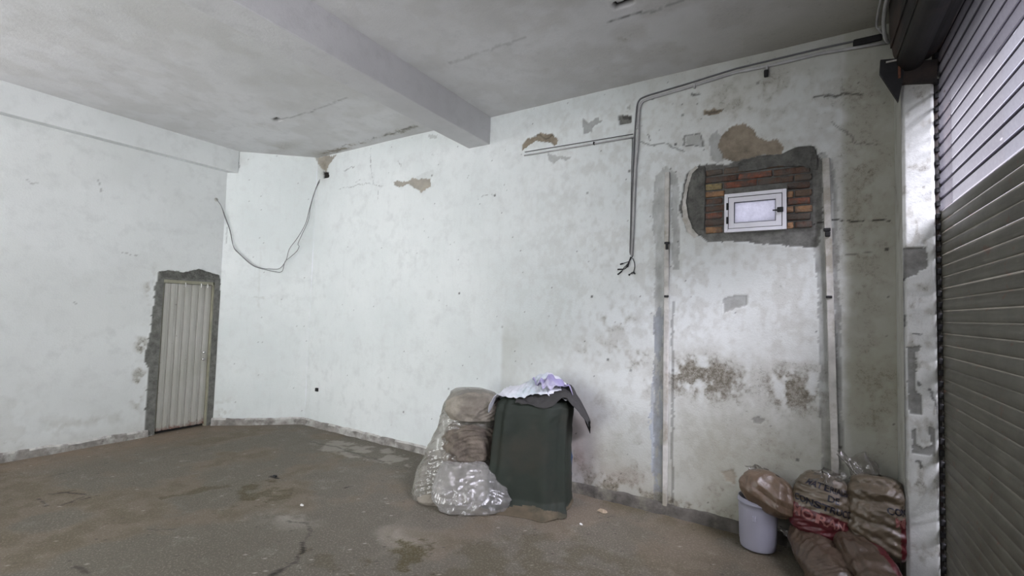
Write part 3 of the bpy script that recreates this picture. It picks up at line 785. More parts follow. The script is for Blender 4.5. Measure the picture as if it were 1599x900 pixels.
Pf.add('grime', smooth(.55, .72, npz), .55); Pf.add('yellow', .4 + 0 * Pf.u, .5)
Pf.add('grime', smooth(3.13, 3.3, Pf.v) * (.3 + npz), .8)
for pts in (P_([(690, 410), (700, 440)]), P_([(735, 450), (765, 490), (770, 570)]), P_([(668, 145), (690, 155)]), P_([(665, 820), (670, 870)]), P_([(610, 30), (612, 100)])):
    Pf.add('dark', Pf.line_mask(pts, .006, 1.5), .7)
pillar = Pf.build('wall_pillar', M['pillar'])
pillar['label'] = 'narrow flaking white concrete pillar between back wall and roller shutter'
# body behind the face (same pillar)
Ps = Sheet((PX0, PY, 0), (0, 1, 0), (0, 0, 1), (-1, 0, 0), D - PY, 3.36, 0.02)
Ps.add('yellow', .6 + 0 * Ps.u, 1); Ps.add('grime', smooth(.5, .7, fbm(Ps.u * 20, Ps.v * 10, 71, 4)), .5)
ps = Ps.build('pillar_side', M['pillar']); ps.parent = pillar; del ps['kind']
bm = bmesh.new(); box_bm(bm, (PX0 + .01, PY + .022, .0), (PX1 - .002, D - .012, 3.36)); bm_obj('pillar_core', bm, M['pillar'], pillar)

def slat_geo(pitch, y0, y1, ribs=1, amp=.011, skins=(0, .0012), gap=.009):
    """one interlocking slat, its profile in x-z extruded along y; two curved skins"""
    n = 9; prof = []
    for i in range(n + 1):
        t = i / n; z = t * (pitch - gap)
        x = -amp * math.sin(math.pi * min(1, t * 1.05)) ** .7 if ribs else -amp
        prof.append((x, z))
    prof.append((.004, pitch - .006)); prof.append((.004, pitch + .001))
    th = .0012; V = []; F = []; k = len(prof)
    for y in (y0, y1):
        for s in skins:
            for (x, z) in prof: V.append((x + s, y, z))
    if len(skins) == 1:
        F = [(i, i + 1, k + i + 1, k + i) for i in range(k - 1)]
        me = pymesh('slat', V, F); return me, [1 if i >= k - 4 else 0 for i in range(k - 1)]
    for i in range(k - 1):
        F.append((i, i + 1, 2 * k + i + 1, 2 * k + i)); F.append((k + i, 3 * k + i, 3 * k + i + 1, k + i + 1))
    F.append((0, 2 * k, 3 * k, k))
    me = pymesh('slat', V, F); J = [0] * len(F)
    for i in range(k - 1):
        if i >= k - 4: J[2 * i] = J[2 * i + 1] = 1
    return me, J

def upper_slat_mat():
    m, nt, b = new_mat('pale_translucent_slat'); nt.nodes.remove(b); out = nt.nodes['Material Output']
    co = nd(nt, 'ShaderNodeNewGeometry').outputs['Position']
    n = noise_node(nt, 40, 5, .7, co)
    c = ramp(nt, n, .3, .7, (.38, .365, .42, 1), (.47, .455, .51, 1))
    tr = nd(nt, 'ShaderNodeBsdfTranslucent'); nt.links.new(c, tr.inputs['Color'])
    df = nd(nt, 'ShaderNodeBsdfDiffuse'); nt.links.new(c, df.inputs['Color'])
    tp = nd(nt, 'ShaderNodeBsdfTransparent')
    gl = nd(nt, 'ShaderNodeBsdfGlossy'); gl.inputs['Roughness'].default_value = .3
    a = nd(nt, 'ShaderNodeMixShader'); a.inputs[0].default_value = .035; nt.links.new(df.outputs[0], a.inputs[1]); nt.links.new(tr.outputs[0], a.inputs[2])
    g = nd(nt, 'ShaderNodeMixShader'); g.inputs[0].default_value = .12; nt.links.new(a.outputs[0], g.inputs[1]); nt.links.new(gl.outputs[0], g.inputs[2])
    # pin holes worn through the sheet
    mp = nd(nt, 'ShaderNodeMapping'); mp.inputs['Scale'].default_value = (1, .28, 1); nt.links.new(co, mp.inputs[0])
    vo = nd(nt, 'ShaderNodeTexVoronoi'); vo.inputs['Scale'].default_value = 14; nt.links.new(mp.outputs[0], vo.inputs['Vector'])
    hole = ramp(nt, vo.outputs['Distance'], .10, .13, (1, 1, 1, 1), (0, 0, 0, 1))
    sel = ramp(nt, noise_node(nt, 2.3, 3, .6, co), .47, .50)
    hf = math_n(nt, 'MULTIPLY', hole, sel)
    f = math_n(nt, 'MAXIMUM', hf, PERF)
    x = nd(nt, 'ShaderNodeMixShader'); nt.links.new(f, x.inputs[0]); nt.links.new(g.outputs[0], x.inputs[1]); nt.links.new(tp.outputs[0], x.inputs[2])
    nt.links.new(x.outputs[0], out.inputs[0]); return m
PERF = .27
def lower_slat_mat():
    m, nt, b = new_mat('grimy_olive_slat'); co = nd(nt, 'ShaderNodeNewGeometry').outputs['Position']
    n = noise_node(nt, 5, 7, .7, co); mp = nd(nt, 'ShaderNodeMapping'); mp.inputs['Scale'].default_value = (20, 3, 60); nt.links.new(co, mp.inputs[0])
    s = noise_node(nt, 1, 5, .7, mp.outputs[0])
    c = ramp(nt, n, .3, .7, (.095, .09, .07, 1), (.155, .15, .118, 1))
    c = mix(nt, math_n(nt, 'MULTIPLY', ramp(nt, s, .5, .75), .6), c, (.065, .056, .042))
    c = mix(nt, math_n(nt, 'MULTIPLY', ramp(nt, noise_node(nt, 9, 4, .7, co), .62, .68), .7), c, (.14, .06, .035))
    nt.links.new(c, b.inputs['Base Color']); b.inputs['Roughness'].default_value = .5; bump(nt, b, s, .2, .003); return m
shutter = empty('roller_shutter', (XS, 3.0, 0), 'tall horizontal-slat roller shutter, pale upper slats over grimy olive lower slats', 'shutter')
Y0, Y1 = .95, 3.985
zsplit = 2.421; pl = .0712
lo_me, lj = slat_geo(pl, Y0 - 3.0, Y1 - 3.0, 1, .007); lo_me.materials.append(lower_slat_mat())
hi_me, hj = slat_geo(.0885, Y0 - 3.0, Y1 - 3.0, 1, .008, (0,), .019); hi_me.materials.append(upper_slat_mat())
for me_, j_ in ((lo_me, lj), (hi_me, hj)):
    me_.materials.append(M['joint']); me_.polygons.foreach_set('material_index', j_ if me_ is hi_me else [0] * len(j_))
for me_ in (lo_me, hi_me): me_.polygons.foreach_set('use_smooth', [True] * len(me_.polygons))
nlo = int(zsplit / pl)
for k in range(nlo):
    o = bpy.data.objects.new('slat', lo_me); COL.objects.link(o); o.parent = shutter; o.location = (random.uniform(-.0012, .0012), 0, zsplit - (k + 1) * pl)
for k in range(12):
    o = bpy.data.objects.new('slat', hi_me); COL.objects.link(o); o.parent = shutter; o.location = (random.uniform(-.001, .001), 0, zsplit + k * .0885)
    o['label'] = 'pale translucent slat'
box('bottom_rail', (XS - .012, Y0, .004), (XS + .012, Y1, zsplit - nlo * pl - .001), M['darksteel'], shutter, .003)
# guide with end locks
bm = bmesh.new(); box_bm(bm, (PX1 + .001, 3.955, 0), (XS - .012, 3.985, 3.36), .002)
box_bm(bm, (XS + .016, 3.965, 0), (XS + .05, 4.05, 3.8), .002); box_bm(bm, (PX1 + .001, 3.955, 3.36), (XS + .03, 3.985, 3.8), .002)
bm_obj('guide_channel', bm, M['darksteel'], shutter)
for k in range(nlo + 12):
    pz = zsplit - (k + .5) * pl if k < nlo else zsplit + (k - nlo + .5) * .0885
    if k == 0:
        bm = bmesh.new(); box_bm(bm, (PX1 + .004 - XS, .935, -.018), (-.006, .957, .018), .004); el_me = bpy.data.meshes.new('end_lock'); bm.to_mesh(el_me); bm.free(); el_me.materials.append(M['black'])
    o = bpy.data.objects.new('end_lock', el_me); COL.objects.link(o); o.parent = shutter; o.location = (0, 0, pz)

drum = empty('shutter_drum', (.60, 1.0, 3.4), 'dark grimy steel drum housing of roller shutter under the ceiling', 'shutter housing')
def housing():
    prof = [(.50, 3.86), (.50, 3.66), (.52, 3.50), (.555, 3.40), (.60, 3.385), (.62, 3.41), (.70, 3.43), (.74, 3.46), (.76, 3.52), (.80, 3.52), (.80, 3.86)]
    V = [(x, y, z) for y in (Y0, 3.95) for x, z in prof]; k = len(prof)
    F = [(i, (i + 1) % k, k + (i + 1) % k, k + i) for i in range(k)] + [tuple(range(k))[::-1], tuple(range(k, 2 * k))]
    return pymesh('housing_plate', V, F)
link('housing_plate', housing(), M['darksteel'], drum)
V, F = tube_geo([(.60, Y0, 3.42), (.60, 3.94, 3.42)], .07, 20); link('drum_roll', pymesh('drum_roll', V, F), M['darksteel'], drum, True)
for xx in (.51, .535): box('housing_rail', (xx - .006, Y0, 3.55 - (xx - .51) * 4), (xx + .004, 3.95, 3.58 - (xx - .51) * 4), M['darksteel'], drum, .003)
br = empty('drum_bracket', (.6, 3.9, 3.4), 'black angled steel bracket on pillar top carrying the shutter drum', 'bracket')
p0 = on(1375, 95, 1, 3.90); p1 = on(1374, 116, 1, 3.90); p2 = on(1403, 160, 1, 3.90); p3 = on(1409, 130, 1, 3.9); p4 = on(1463, 128, 1, 3.9); p5 = on(1465, 92, 1, 3.9)
def plate(name, pts, y0, y1, mat, parent):
    k = len(pts); V = [(p[0], y, p[2]) for y in (y0, y1) for p in pts]
    F = [(i, (i + 1) % k, k + (i + 1) % k, k + i) for i in range(k)] + [tuple(range(k))[::-1], tuple(range(k, 2 * k))]
    me = pymesh(name, V, F); o = link(name, me, mat, parent)
    b = bmesh.new(); b.from_mesh(me); bmesh.ops.recalc_face_normals(b, faces=b.faces); b.to_mesh(me); b.free(); return o
plate('bracket_arm', [p0, p1, p2, p3, on(1412, 108, 1, 3.9), on(1410, 92, 1, 3.9)], 3.885, 3.915, M['black'], br)
plate('bracket_plate', [on(1400, 98, 1, 3.9), on(1402, 128, 1, 3.9), p3, p4, p5], 3.90, 3.96, M['darksteel'], br)
box('bracket_lug', (.535, 3.872, p1[2] - .06), (.548, 3.885, p1[2] + .02), M['rust'], br)
a0 = on(1384, 97, 1, 3.88); box('bolt', (a0[0], 3.875, a0[2] - .006), (a0[0] + .055, 3.885, a0[2] + .003), M['post_paint'], br)

# ---------------------------------------------------------------- VERTICAL POSTS ON THE BACK WALL
def post(x0, x1, z1, z0, w, lab, clips):
    root = empty('timber_post', ((x0 + x1) / 2, D, 0), lab, 'post', 'pair of white posts set in the back wall')
    bm = bmesh.new(); n = 40
    for i in range(n + 1):
        t = i / n; z = z0 + (z1 - z0) * t; xc_ = x0 + (x1 - x0) * t
        ww = w / 2 + brng.uniform(-.0012, .0012)
        for (dx, y) in ((-ww, D + .01), (-ww, D - .020), (-ww + .004, D - .024), (ww - .004, D - .024), (ww, D - .020), (ww, D + .01)): bm.verts.new((xc_ + dx, y, z))
    bm.verts.ensure_lookup_table()
    for i in range(n):
        for k in range(5): a = i * 6 + k; bm.faces.new([bm.verts[q] for q in (a, a + 1, a + 7, a + 6)])
    bm.faces.new([bm.verts[q] for q in range(6)][::-1]); bm.faces.new([bm.verts[n * 6 + q] for q in range(6)])
    bmesh.ops.recalc_face_normals(bm, faces=bm.faces)
    bm_obj('shaft', bm, M['post_paint'], root)
    for (px_, py_, kind) in clips:
        q = on(px_, py_, 1, D - .03); bm = bmesh.new()
        if kind == 'T':
            box_bm(bm, (q[0] - .022, D - .040, q[2] - .002), (q[0] + .022, D - .022, q[2] + .018), .004)
            box_bm(bm, (q[0] - .010, D - .045, q[2] - .050), (q[0] + .010, D - .022, q[2] + .004), .004)
        elif kind == 'B':
            box_bm(bm, (q[0] - .024, D - .045, q[2] + .002), (q[0] + .022, D - .022, q[2] + .026), .005)
            box_bm(bm, (q[0] - .014, D - .052, q[2] - .040), (q[0] + .020, D - .022, q[2] + .0), .008)
        else:
            box_bm(bm, (q[0] - .020, D - .034, q[2] - .010), (q[0] + .020, D - .022, q[2] + .010), .005)
        bm_obj('clamp', bm, M['black'], root)
    return root
post(-1.005, -1.021, 2.968, .0, .040, 'white painted post left of the small window, T shaped black clamp', [(1042, 381, 'T'), (1041, 463, 'S')])
post(.212, .149, 2.92, .0, .046, 'white painted post right of the small window, running down behind the bags', [(1292, 362, 'B'), (1295, 464, 'S')])

# ---------------------------------------------------------------- CONDUITS AND CABLES
OFF = D - .016
def wp(x, y, off=OFF): return tuple(on(x, y, 1, off))
cd = empty('wall_conduit', (-1.3, D, 3.0), 'pale double conduit pipe below ceiling, bending down to loose wires', 'pipe')
run = [(1388, 66), (1340, 74), (1280, 84), (1210, 101), (1150, 113), (1070, 138), (1018, 153)]
pts = [wp(x, y) for x, y in run] + catmull([wp(1012, 155), wp(1004, 159), wp(1000, 166), wp(998, 176)], 4) + [wp(997, 215), wp(993, 260), wp(991, 300), wp(989, 360), wp(987, 400)]
tube('pipe', pts, .0115, M['conduit'], cd, 10)
run2 = [(1385, 55), (1340, 63), (1280, 76), (1150, 107), (1070, 132), (1016, 148)]
pts = [wp(x, y, OFF + .004) for x, y in run2] + catmull([wp(1010, 150, OFF + .004), wp(1000, 155, OFF + .004), wp(995.5, 164, OFF + .004), wp(994, 178, OFF + .004)], 4) + [wp(991, 215, OFF + .004), wp(988, 300, OFF + .004), wp(985, 398, OFF + .004)]
tag(tube('pipe', pts, .0075, M['cable'], cd, 8), 'thinner dark grey pipe')
# run turning along the ceiling towards the camera, beside the drum
q0 = on(1388, 66, 1, OFF); tube('pipe', catmull([q0, (.50, 4.12, q0[2] + .01), (.478, 3.98, 3.80), (.470, 3.6, 3.825), (.465, 2.4, 3.825), (.465, 0, 3.825)], 6), .0125, M['conduit'], cd, 10)
tube('pipe', catmull([wp(1385, 55, OFF + .004), (.47, 4.13, 3.79), (.445, 4.0, 3.83), (.44, 3.0, 3.84), (.44, 0, 3.84)], 6), .008, M['conduit'], cd, 8)
for (x, y) in ((1198, 107), (1085, 134), (996, 198)):
    q = on(x, y, 1, OFF); box('pipe_clip', (q[0] - .008, D - .034, q[2] - .022), (q[0] + .008, D, q[2] + .022), M['conduit'], cd, .003)
q = on(1197, 112, 1, OFF); bm = bmesh.new(); box_bm(bm, (q[0] - .016, D - .04, q[2] - .045), (q[0] + .016, D - .002, q[2] + .01), .008); bm_obj('hook', bm, M['black'], cd)
fr = [[(988, 400), (983, 408), (975, 411), (969, 413)], [(985, 402), (981, 412), (975, 418), (971, 424), (965, 429)], [(986, 402), (980, 414), (976, 420), (965, 421)],
      [(988, 403), (991, 410), (991.5, 418), (990, 425), (992, 428)], [(990, 425), (986, 427), (982, 430)], [(985, 401), (983, 409), (979, 417)]]
for i, s in enumerate(fr):
    P = catmull([wp(x, y, D - .012 - .006 * math.sin(k + i)) for k, (x, y) in enumerate(s)], 5); n = len(P)
    tube('wire', P, .004, M['black_cable'], cd, 6, [.0035 + (.004 if j > n * .7 else 0) + (.004 if i == 5 and j > n * .5 else 0) for j in range(n)])
cb = empty('branch_conduit', (-1.8, D, 3.2), 'short sloping painted conduit branching left above a brown peeled patch', 'pipe')
bm = bmesh.new()
def strip(x1, y1, x2, y2, r, mat, nm):
    a, b_ = Vector(wp(x1, y1, OFF)), Vector(wp(x2, y2, OFF)); tube(nm, [a, a.lerp(b_, .33), a.lerp(b_, .66), b_], r, mat, cb, 8)
bm.free()
strip(820, 237.5, 989, 209.5, .0045, M['cable'], 'pipe'); strip(819, 243, 989, 214.5, .0075, M['conduit'], 'pipe')
q = on(928, 224, 1, OFF); box('pipe_clip', (q[0] - .006, D - .03, q[2] - .012), (q[0] + .006, D, q[2] + .012), M['black'], cb, .002)
bc = [wp(988, 216, D - .012), wp(987, 260, D - .012), wp(985.5, 330, D - .012), wp(984, 395, D - .012)]
tag(tube('thin_cable', bc, .0035, M['black_cable']), 'thin black cable running down left of the vertical conduit', 'cable')

hc = empty('hanging_cable', (-6.5, 3.8, 2.3), 'thin two-strand grey cable sagging across the short diagonal wall', 'cable')
def cpt(x, y, off=.03):
    u, v = Cw.px(x, y); return tuple(Cw.O + u * Cw.U + v * Cw.V + off * Cw.N)
st = on(338, 311, 0, XL + .01); s2 = on(346, 322, 0, XL + .05)
m1 = [(353, 340), (361, 360), (367, 385), (376, 396), (394, 412), (408, 419), (425, 421), (440, 420), (450, 407), (455, 390), (468, 372), (480, 350), (485, 330), (492, 305), (500, 284), (508, 275)]
m2 = [(354.5, 341), (362, 362), (367.5, 387), (377, 398), (395, 414), (409, 420), (428, 424), (443, 425), (448, 410), (456, 403), (466, 394), (470, 386), (468, 382), (474, 368), (484, 345), (487, 325), (494, 300), (501, 285), (509, 276)]
for i, m_ in enumerate((m1, m2)):
    n_ = len(m_)
    tube('strand', catmull([st, s2] + [cpt(x, y, .03 + .05 * math.sin(math.pi * k / n_)) for k, (x, y) in enumerate(m_)], 5), .0042 if i == 0 else .0038, M['cable'], hc, 6)
ho = on(338, 312, 0, XL); V, F = tube_geo([(XL - .01, ho[1], ho[2]), (XL + .012, ho[1], ho[2])], .03, 12, [.032, .022]); link('grommet', pymesh('grommet', V, F), M['post_paint'], hc, True)
q = on(494, 609, 1, D - .02); sk = box('wall_outlet', (q[0] - .024, D - .022, q[2] - .024), (q[0] + .024, D + .004, q[2] + .024), M['black'], None, .004)
tag(sk, 'small square black electrical outlet low on back wall near the corner', 'outlet')
q = on(1355, 62, 1, D - .02); bm = bmesh.new(); box_bm(bm, (q[0] - .085, D - .02, q[2] - .022), (q[0] + .085, D + .004, q[2] + .026), .006)
tag(bm_obj('terminal_box', bm, M['black']), 'small dark box tucked above the conduit at the upper right corner', 'box')

# ---------------------------------------------------------------- CLOTH AND PLASTIC MATERIALS
def plastic_mat(name, tint, alpha, rough=.18, milk=.5):
    m, nt, b = new_mat(name); nt.nodes.remove(b); out = nt.nodes['Material Output']; co = objco(nt)
    n = noise_node(nt, 4.5, 4, .5, co); nf_ = noise_node(nt, 26, 5, .7, co)
    df = nd(nt, 'ShaderNodeBsdfDiffuse'); c = ramp(nt, n, .35, .65, (*tuple(x * .75 for x in tint), 1), (*tint, 1)); nt.links.new(c, df.inputs['Color'])
    gl = nd(nt, 'ShaderNodeBsdfGlossy'); gl.inputs['Roughness'].default_value = rough; gl.inputs['Color'].default_value = (.9, .9, .92, 1)
    tp = nd(nt, 'ShaderNodeBsdfTransparent'); tp.inputs['Color'].default_value = (.9, .89, .86, 1)
    bp = nd(nt, 'ShaderNodeBump'); bp.inputs['Strength'].default_value = .8; bp.inputs['Distance'].default_value = .02
    rd = math_n(nt, 'ABSOLUTE', math_n(nt, 'SUBTRACT', n, .5)); nt.links.new(math_n(nt, 'MULTIPLY', rd, -1.6), bp.inputs['Height'])
    for s in (df, gl): nt.links.new(bp.outputs[0], s.inputs['Normal'])
    fr_ = nd(nt, 'ShaderNodeFresnel'); fr_.inputs['IOR'].default_value = 1.5; nt.links.new(bp.outputs[0], fr_.inputs['Normal'])
    lw = nd(nt, 'ShaderNodeLayerWeight'); lw.inputs['Blend'].default_value = .35; nt.links.new(bp.outputs[0], lw.inputs['Normal'])
    al = math_n(nt, 'ADD', alpha, math_n(nt, 'MULTIPLY', lw.outputs['Facing'], .5))
    al = math_n(nt, 'ADD', al, math_n(nt, 'MULTIPLY', math_n(nt, 'SUBTRACT', nf_, .5), .6))
    cl = nd(nt, 'ShaderNodeClamp'); nt.links.new(al, cl.inputs[0])
    a = nd(nt, 'ShaderNodeMixShader'); nt.links.new(cl.outputs[0], a.inputs[0]); nt.links.new(tp.outputs[0], a.inputs[1]); nt.links.new(df.outputs[0], a.inputs[2])
    g = nd(nt, 'ShaderNodeMixShader'); nt.links.new(math_n(nt, 'ADD', .04, math_n(nt, 'MULTIPLY', fr_.outputs[0], .5)), g.inputs[0]); nt.links.new(a.outputs[0], g.inputs[1]); nt.links.new(gl.outputs[0], g.inputs[2])
    nt.links.new(g.outputs[0], out.inputs[0]); return m
M['dusty_film'] = plastic_mat('dusty_clear_film', (.40, .385, .34), .28, .27)
M['clear_film'] = plastic_mat('crumpled_clear_film', (.46, .455, .43), .24, .27)
M['bag_film'] = plastic_mat('clear_bag_film', (.26, .25, .23), .22, .12)
M['kraft'] = simple('grubby_kraft_sacking', (.155, .135, .11), .85, 0, .35, 6, .5, .02, dirt=(.085, .07, .055))
M['kraft_pale'] = simple('dusty_pale_sacking', (.27, .245, .205), .85, 0, .25, 7, .4, .015, dirt=(.17, .15, .125))
M['kraft_dark'] = simple('dark_packed_rubble', (.12, .10, .08), .9, 0, .5, 9, .6, .02, dirt=(.16, .14, .11))
M['tarp'] = simple('dark_green_tarp', (.015, .021, .015), .75, 0, .25, 3, .25, .004, dirt=(.024, .024, .017))
M['tarp_hem'] = simple('dusty_tarp_hem', (.085, .068, .044), .85, 0, .35, 5, .3, .004, dirt=(.045, .042, .028))
M['grey_cloth'] = simple('dark_grey_cloth', (.036, .035, .034), .85, 0, .2, 5, .25, .004)
M['white_cloth'] = simple('white_lilac_rag', (.62, .63, .68), .85, 0, .12, 4, .3, .005, dirt=(.34, .42, .44))
M['lilac_cloth'] = simple('lilac_rag', (.34, .31, .50), .85, 0, .2, 6, .3, .005, dirt=(.46, .45, .52))

def noise3(P, s=0, o=4):
    """cheap 3-d fbm from three 2-d lookups"""
    x, y, z = P[..., 0], P[..., 1], P[..., 2]
    return (fbm(x + 7 * z * .31, y + z * .73, s, o) + fbm(y - x * .21, z + x * .57, s + 3, o) + fbm(z + .3 * y, x - y * .41, s + 6, o)) / 3

def crease(P, seed=0, n=7, f0=4.0):
    """sharp-edged folds: triangle waves along random directions, broken up by noise; about -1..1"""
    r = np.random.RandomState(seed); h = 0; t = 0
    wx = noise3(P * 2.2, seed + 3, 3) - .5; wy = noise3(P * 2.2 + 9, seed + 5, 3) - .5
    for k in range(n):
        d = r.normal(size=3); d /= np.linalg.norm(d); fq = f0 * 1.42 ** k; a = 1.0 / 1.30 ** k
        ph = (P @ d) * fq + r.rand() * 7 + 1.6 * wx + 1.2 * wy * (1 if k % 2 else -1)
        tri = np.abs(ph - np.floor(ph + .5)) * 2
        m = np.clip(noise3(P * (1.5 + .5 * k) + k * 5, seed + 11 * k, 2) * 3.2 - 1.1, 0, 1)
        h = h + a * m * (1 - 2 * tri); t += a * .6
    return h / t

def loft(sections, nth=96, nz=70, fold=None, ex=2.6, wr=.0, ws=6, seed=0, cap=True, Lat=(1, 0), ridge=True):
    """sections: list of (z, s_left, s_right, d_front, d_back); lateral axis Lat, depth axis perpendicular."""
    S = np.array(sections, float); L = np.array([Lat[0], Lat[1]]); L = L / np.hypot(*L); Dp = np.array([-L[1], L[0]])
    tz = np.linspace(0, 1, nz); k = np.linspace(0, 1, len(S))
    col = [np.interp(tz, k, S[:, i]) for i in range(5)]
    th = np.linspace(0, 2 * np.pi, nth, endpoint=False)
    T, Z = np.meshgrid(th, tz)
    c, s_ = np.cos(T), np.sin(T)
    cc = np.sign(c) * np.abs(c) ** (2 / ex); ss = np.sign(s_) * np.abs(s_) ** (2 / ex)
    g = lambda i: col[i][:, None]
    lat = (g(1) + g(2)) / 2 + cc * (g(2) - g(1)) / 2
    dep = (g(3) + g(4)) / 2 + ss * (g(4) - g(3)) / 2        # d_front negative numbers
    z = g(0) + 0 * T
    if fold is not None: f = fold(T, Z)
    else: f = 0 * T
    P = np.stack([lat, dep, z], -1)
    if wr:
        w = crease(P, seed, 8, ws) if ridge else (noise3(P * ws, seed, 4) - .5) * 2
        f = f + wr * w
    r = np.stack([cc * np.abs(cc) ** .2, ss * np.abs(ss) ** .2], -1); r /= np.linalg.norm(r, axis=-1, keepdims=True) + 1e-9
    lat = lat + f * r[..., 0]; dep = dep + f * r[..., 1]
    X = lat * L[0] + dep * Dp[0]; Y = lat * L[1] + dep * Dp[1]
    V = np.stack([X, Y, z], -1).reshape(-1, 3)
    F = []
    for i in range(nz - 1):
        for j in range(nth):
            a, b_ = i * nth + j, i * nth + (j + 1) % nth; F.append((a, b_, b_ + nth, a + nth))
    if cap: F.append(tuple((nz - 1) * nth + j for j in range(nth)))
    return V, F

def put(name, V, F, mat, parent, off, zmin=None, ymax=None):
    V = np.array(V) + np.array(off)
    if zmin is not None: V[:, 2] = np.maximum(V[:, 2], zmin)
    if ymax is not None: V[:, 1] = np.minimum(V[:, 1], ymax)
    return link(name, pymesh(name, V, F), mat, parent, True)

# ---------------------------------------------------------------- TARP-COVERED DRUM
TC = (-2.06, 3.75, 0); TL = (.946, .32)
tarp_root = empty('tarp', TC, 'dark olive green tarp draped to the floor over a barrel by the wall', 'tarp')
def tf(T, Z):
    lo = 1 - Z
    fr = .006 + .010 * lo
    return fr * np.sin(T * 9 + .9 * Z + .8 * np.sin(3 * T)) * 1.1 + .006 * np.sin(T * 13 + 2 * Z) * lo ** .5 + .006 * np.sin(T * 5 + 2)
secs = [(.004, -.42, .32, -.38, .26), (.010, -.415, .335, -.37, .26), (.020, -.405, .335, -.345, .26), (.05, -.395, .325, -.29, .26), (.10, -.385, .32, -.265, .26), (.25, -.375, .315, -.26, .26), (.5, -.355, .31, -.255, .26),
        (.72, -.335, .315, -.25, .26), (.82, -.325, .33, -.245, .25), (.88, -.31, .335, -.235, .24), (.92, -.28, .31, -.20, .20), (.94, -.20, .24, -.14, .14), (.945, -.03, .06, -.02, .03)]
V, F = loft(secs, 140, 110, tf, 4.2, .014, 2.6, 3, True, TL, True)
t_ = put('tarp_sheet', V, F, M['tarp'], tarp_root, TC, .004, D - .03)
t_.data.materials.append(M['tarp_hem'])
for p in t_.data.polygons:
    if sum(t_.data.vertices[v].co.z for v in p.vertices) / len(p.vertices) < .045 + .03 * math.sin(p.center.x * 9): p.material_index = 1
bar = empty('barrel', (-1.955, 3.955, 0), 'blue plastic barrel, a sliver showing behind the tarp right edge', 'barrel')
V, F = [], []
prof = [(.0, 0.005), (.19, .005), (.215, .03), (.22, .2), (.228, .22), (.22, .24), (.225, .35), (.232, .37), (.225, .39), (.21, .44), (.18, .46), (0, .46)]
nseg = 32
for (r, z) in prof:
    for k in range(nseg): V.append((-1.955 + .75 * max(r, .001) * math.cos(2 * math.pi * k / nseg), 3.955 + .75 * max(r, .001) * math.sin(2 * math.pi * k / nseg), z))
for i in range(len(prof) - 1):
    for k in range(nseg): a, b_ = i * nseg + k, i * nseg + (k + 1) % nseg; F.append((a, b_, b_ + nseg, a + nseg))
link('shell', pymesh('shell', V, F), M['blue'], bar, True)

# draped rags on top: sheets laid over a height field
def rag(name, mat, parent, cx, cy, ang, lx, ly, top, crumple, seed, n=70, droop=None, thick=.004, sc_=7):
    u, v = np.meshgrid(np.linspace(-1, 1, n), np.linspace(-1, 1, n))
    e = 1 + .18 * (fbm(u * 1.5 + seed, v * 1.5, seed, 3) - .5)
    X = u * lx * e; Y = v * ly * e
    P = np.stack([X * sc_, Y * sc_, 0 * X], -1)
    Z = crumple * crease(np.stack([X, Y, 0 * X + seed], -1), seed, 7, sc_ * .7) * 1.3
    X = X + crumple * .8 * (fbm(X * sc_, Y * sc_ + 40, seed + 20, 3) - .5); Y = Y + crumple * .8 * (fbm(X * sc_ + 50, Y * sc_, seed + 21, 3) - .5)
    ca, sa = math.cos(ang), math.sin(ang)
    Xw = cx + X * ca - Y * sa; Yw = cy + X * sa + Y * ca
    Zw = top(Xw, Yw) + Z
    if droop is not None: Zw = Zw + droop(u, v)
    V = np.stack([Xw, Yw, Zw], -1).reshape(-1, 3); F = []
    for i in range(n - 1):
        for j in range(n - 1): a = i * n + j; F.append((a, a + 1, a + n + 1, a + n))
    o = put(name, V, F, mat, parent, (0, 0, 0), None, D - .012)
    md = o.modifiers.new('thickness', 'SOLIDIFY'); md.thickness = thick
    return o
def tarp_top(x, y):
    lx = (x - TC[0]) * TL[0] + (y - TC[1]) * TL[1]; ly = -(x - TC[0]) * TL[1] + (y - TC[1]) * TL[0]
    d = np.maximum(np.abs(lx) / .34, np.abs(ly) / .25)
    return .955 - .05 * d ** 3 - np.maximum(0, np.abs(lx) - .32) * 1.5 - np.maximum(0, np.abs(ly) - .24) * 1.4
g1 = rag('grey_cloth', M['grey_cloth'], None, -1.90, 3.81, .36, .32, .25, tarp_top, .030, 5, 90, lambda u, v: .03 + .07 * np.exp(-((u - .35) / .4) ** 2) + .22 * smooth(.4, 1.0, u) * smooth(1.3, -.6, v) - .05 * np.maximum(0, -v - .3), sc_=6)
tag(g1, 'dark grey cloth bunched on the tarp, its corner sticking out to the right', 'cloth')
g2 = rag('white_rag', M['white_cloth'], None, -2.12, 3.77, .40, .345, .245, tarp_top, .036, 9, 120, lambda u, v: .035 + .15 * np.exp(-((u - .45) / .55) ** 2) * np.exp(-((v - .1) / .9) ** 2), sc_=6)
tag(g2, 'crumpled white and pale blue rag heaped over the tarp top', 'rag')
g3 = rag('lilac_rag', M['lilac_cloth'], None, -1.89, 3.75, .9, .14, .12, tarp_top, .045, 13, 60, lambda u, v: .13 + .05 * np.exp(-(u ** 2 + v ** 2) / .3), sc_=9)
tag(g3, 'small crumpled lilac rag at right end of the white rag', 'rag')

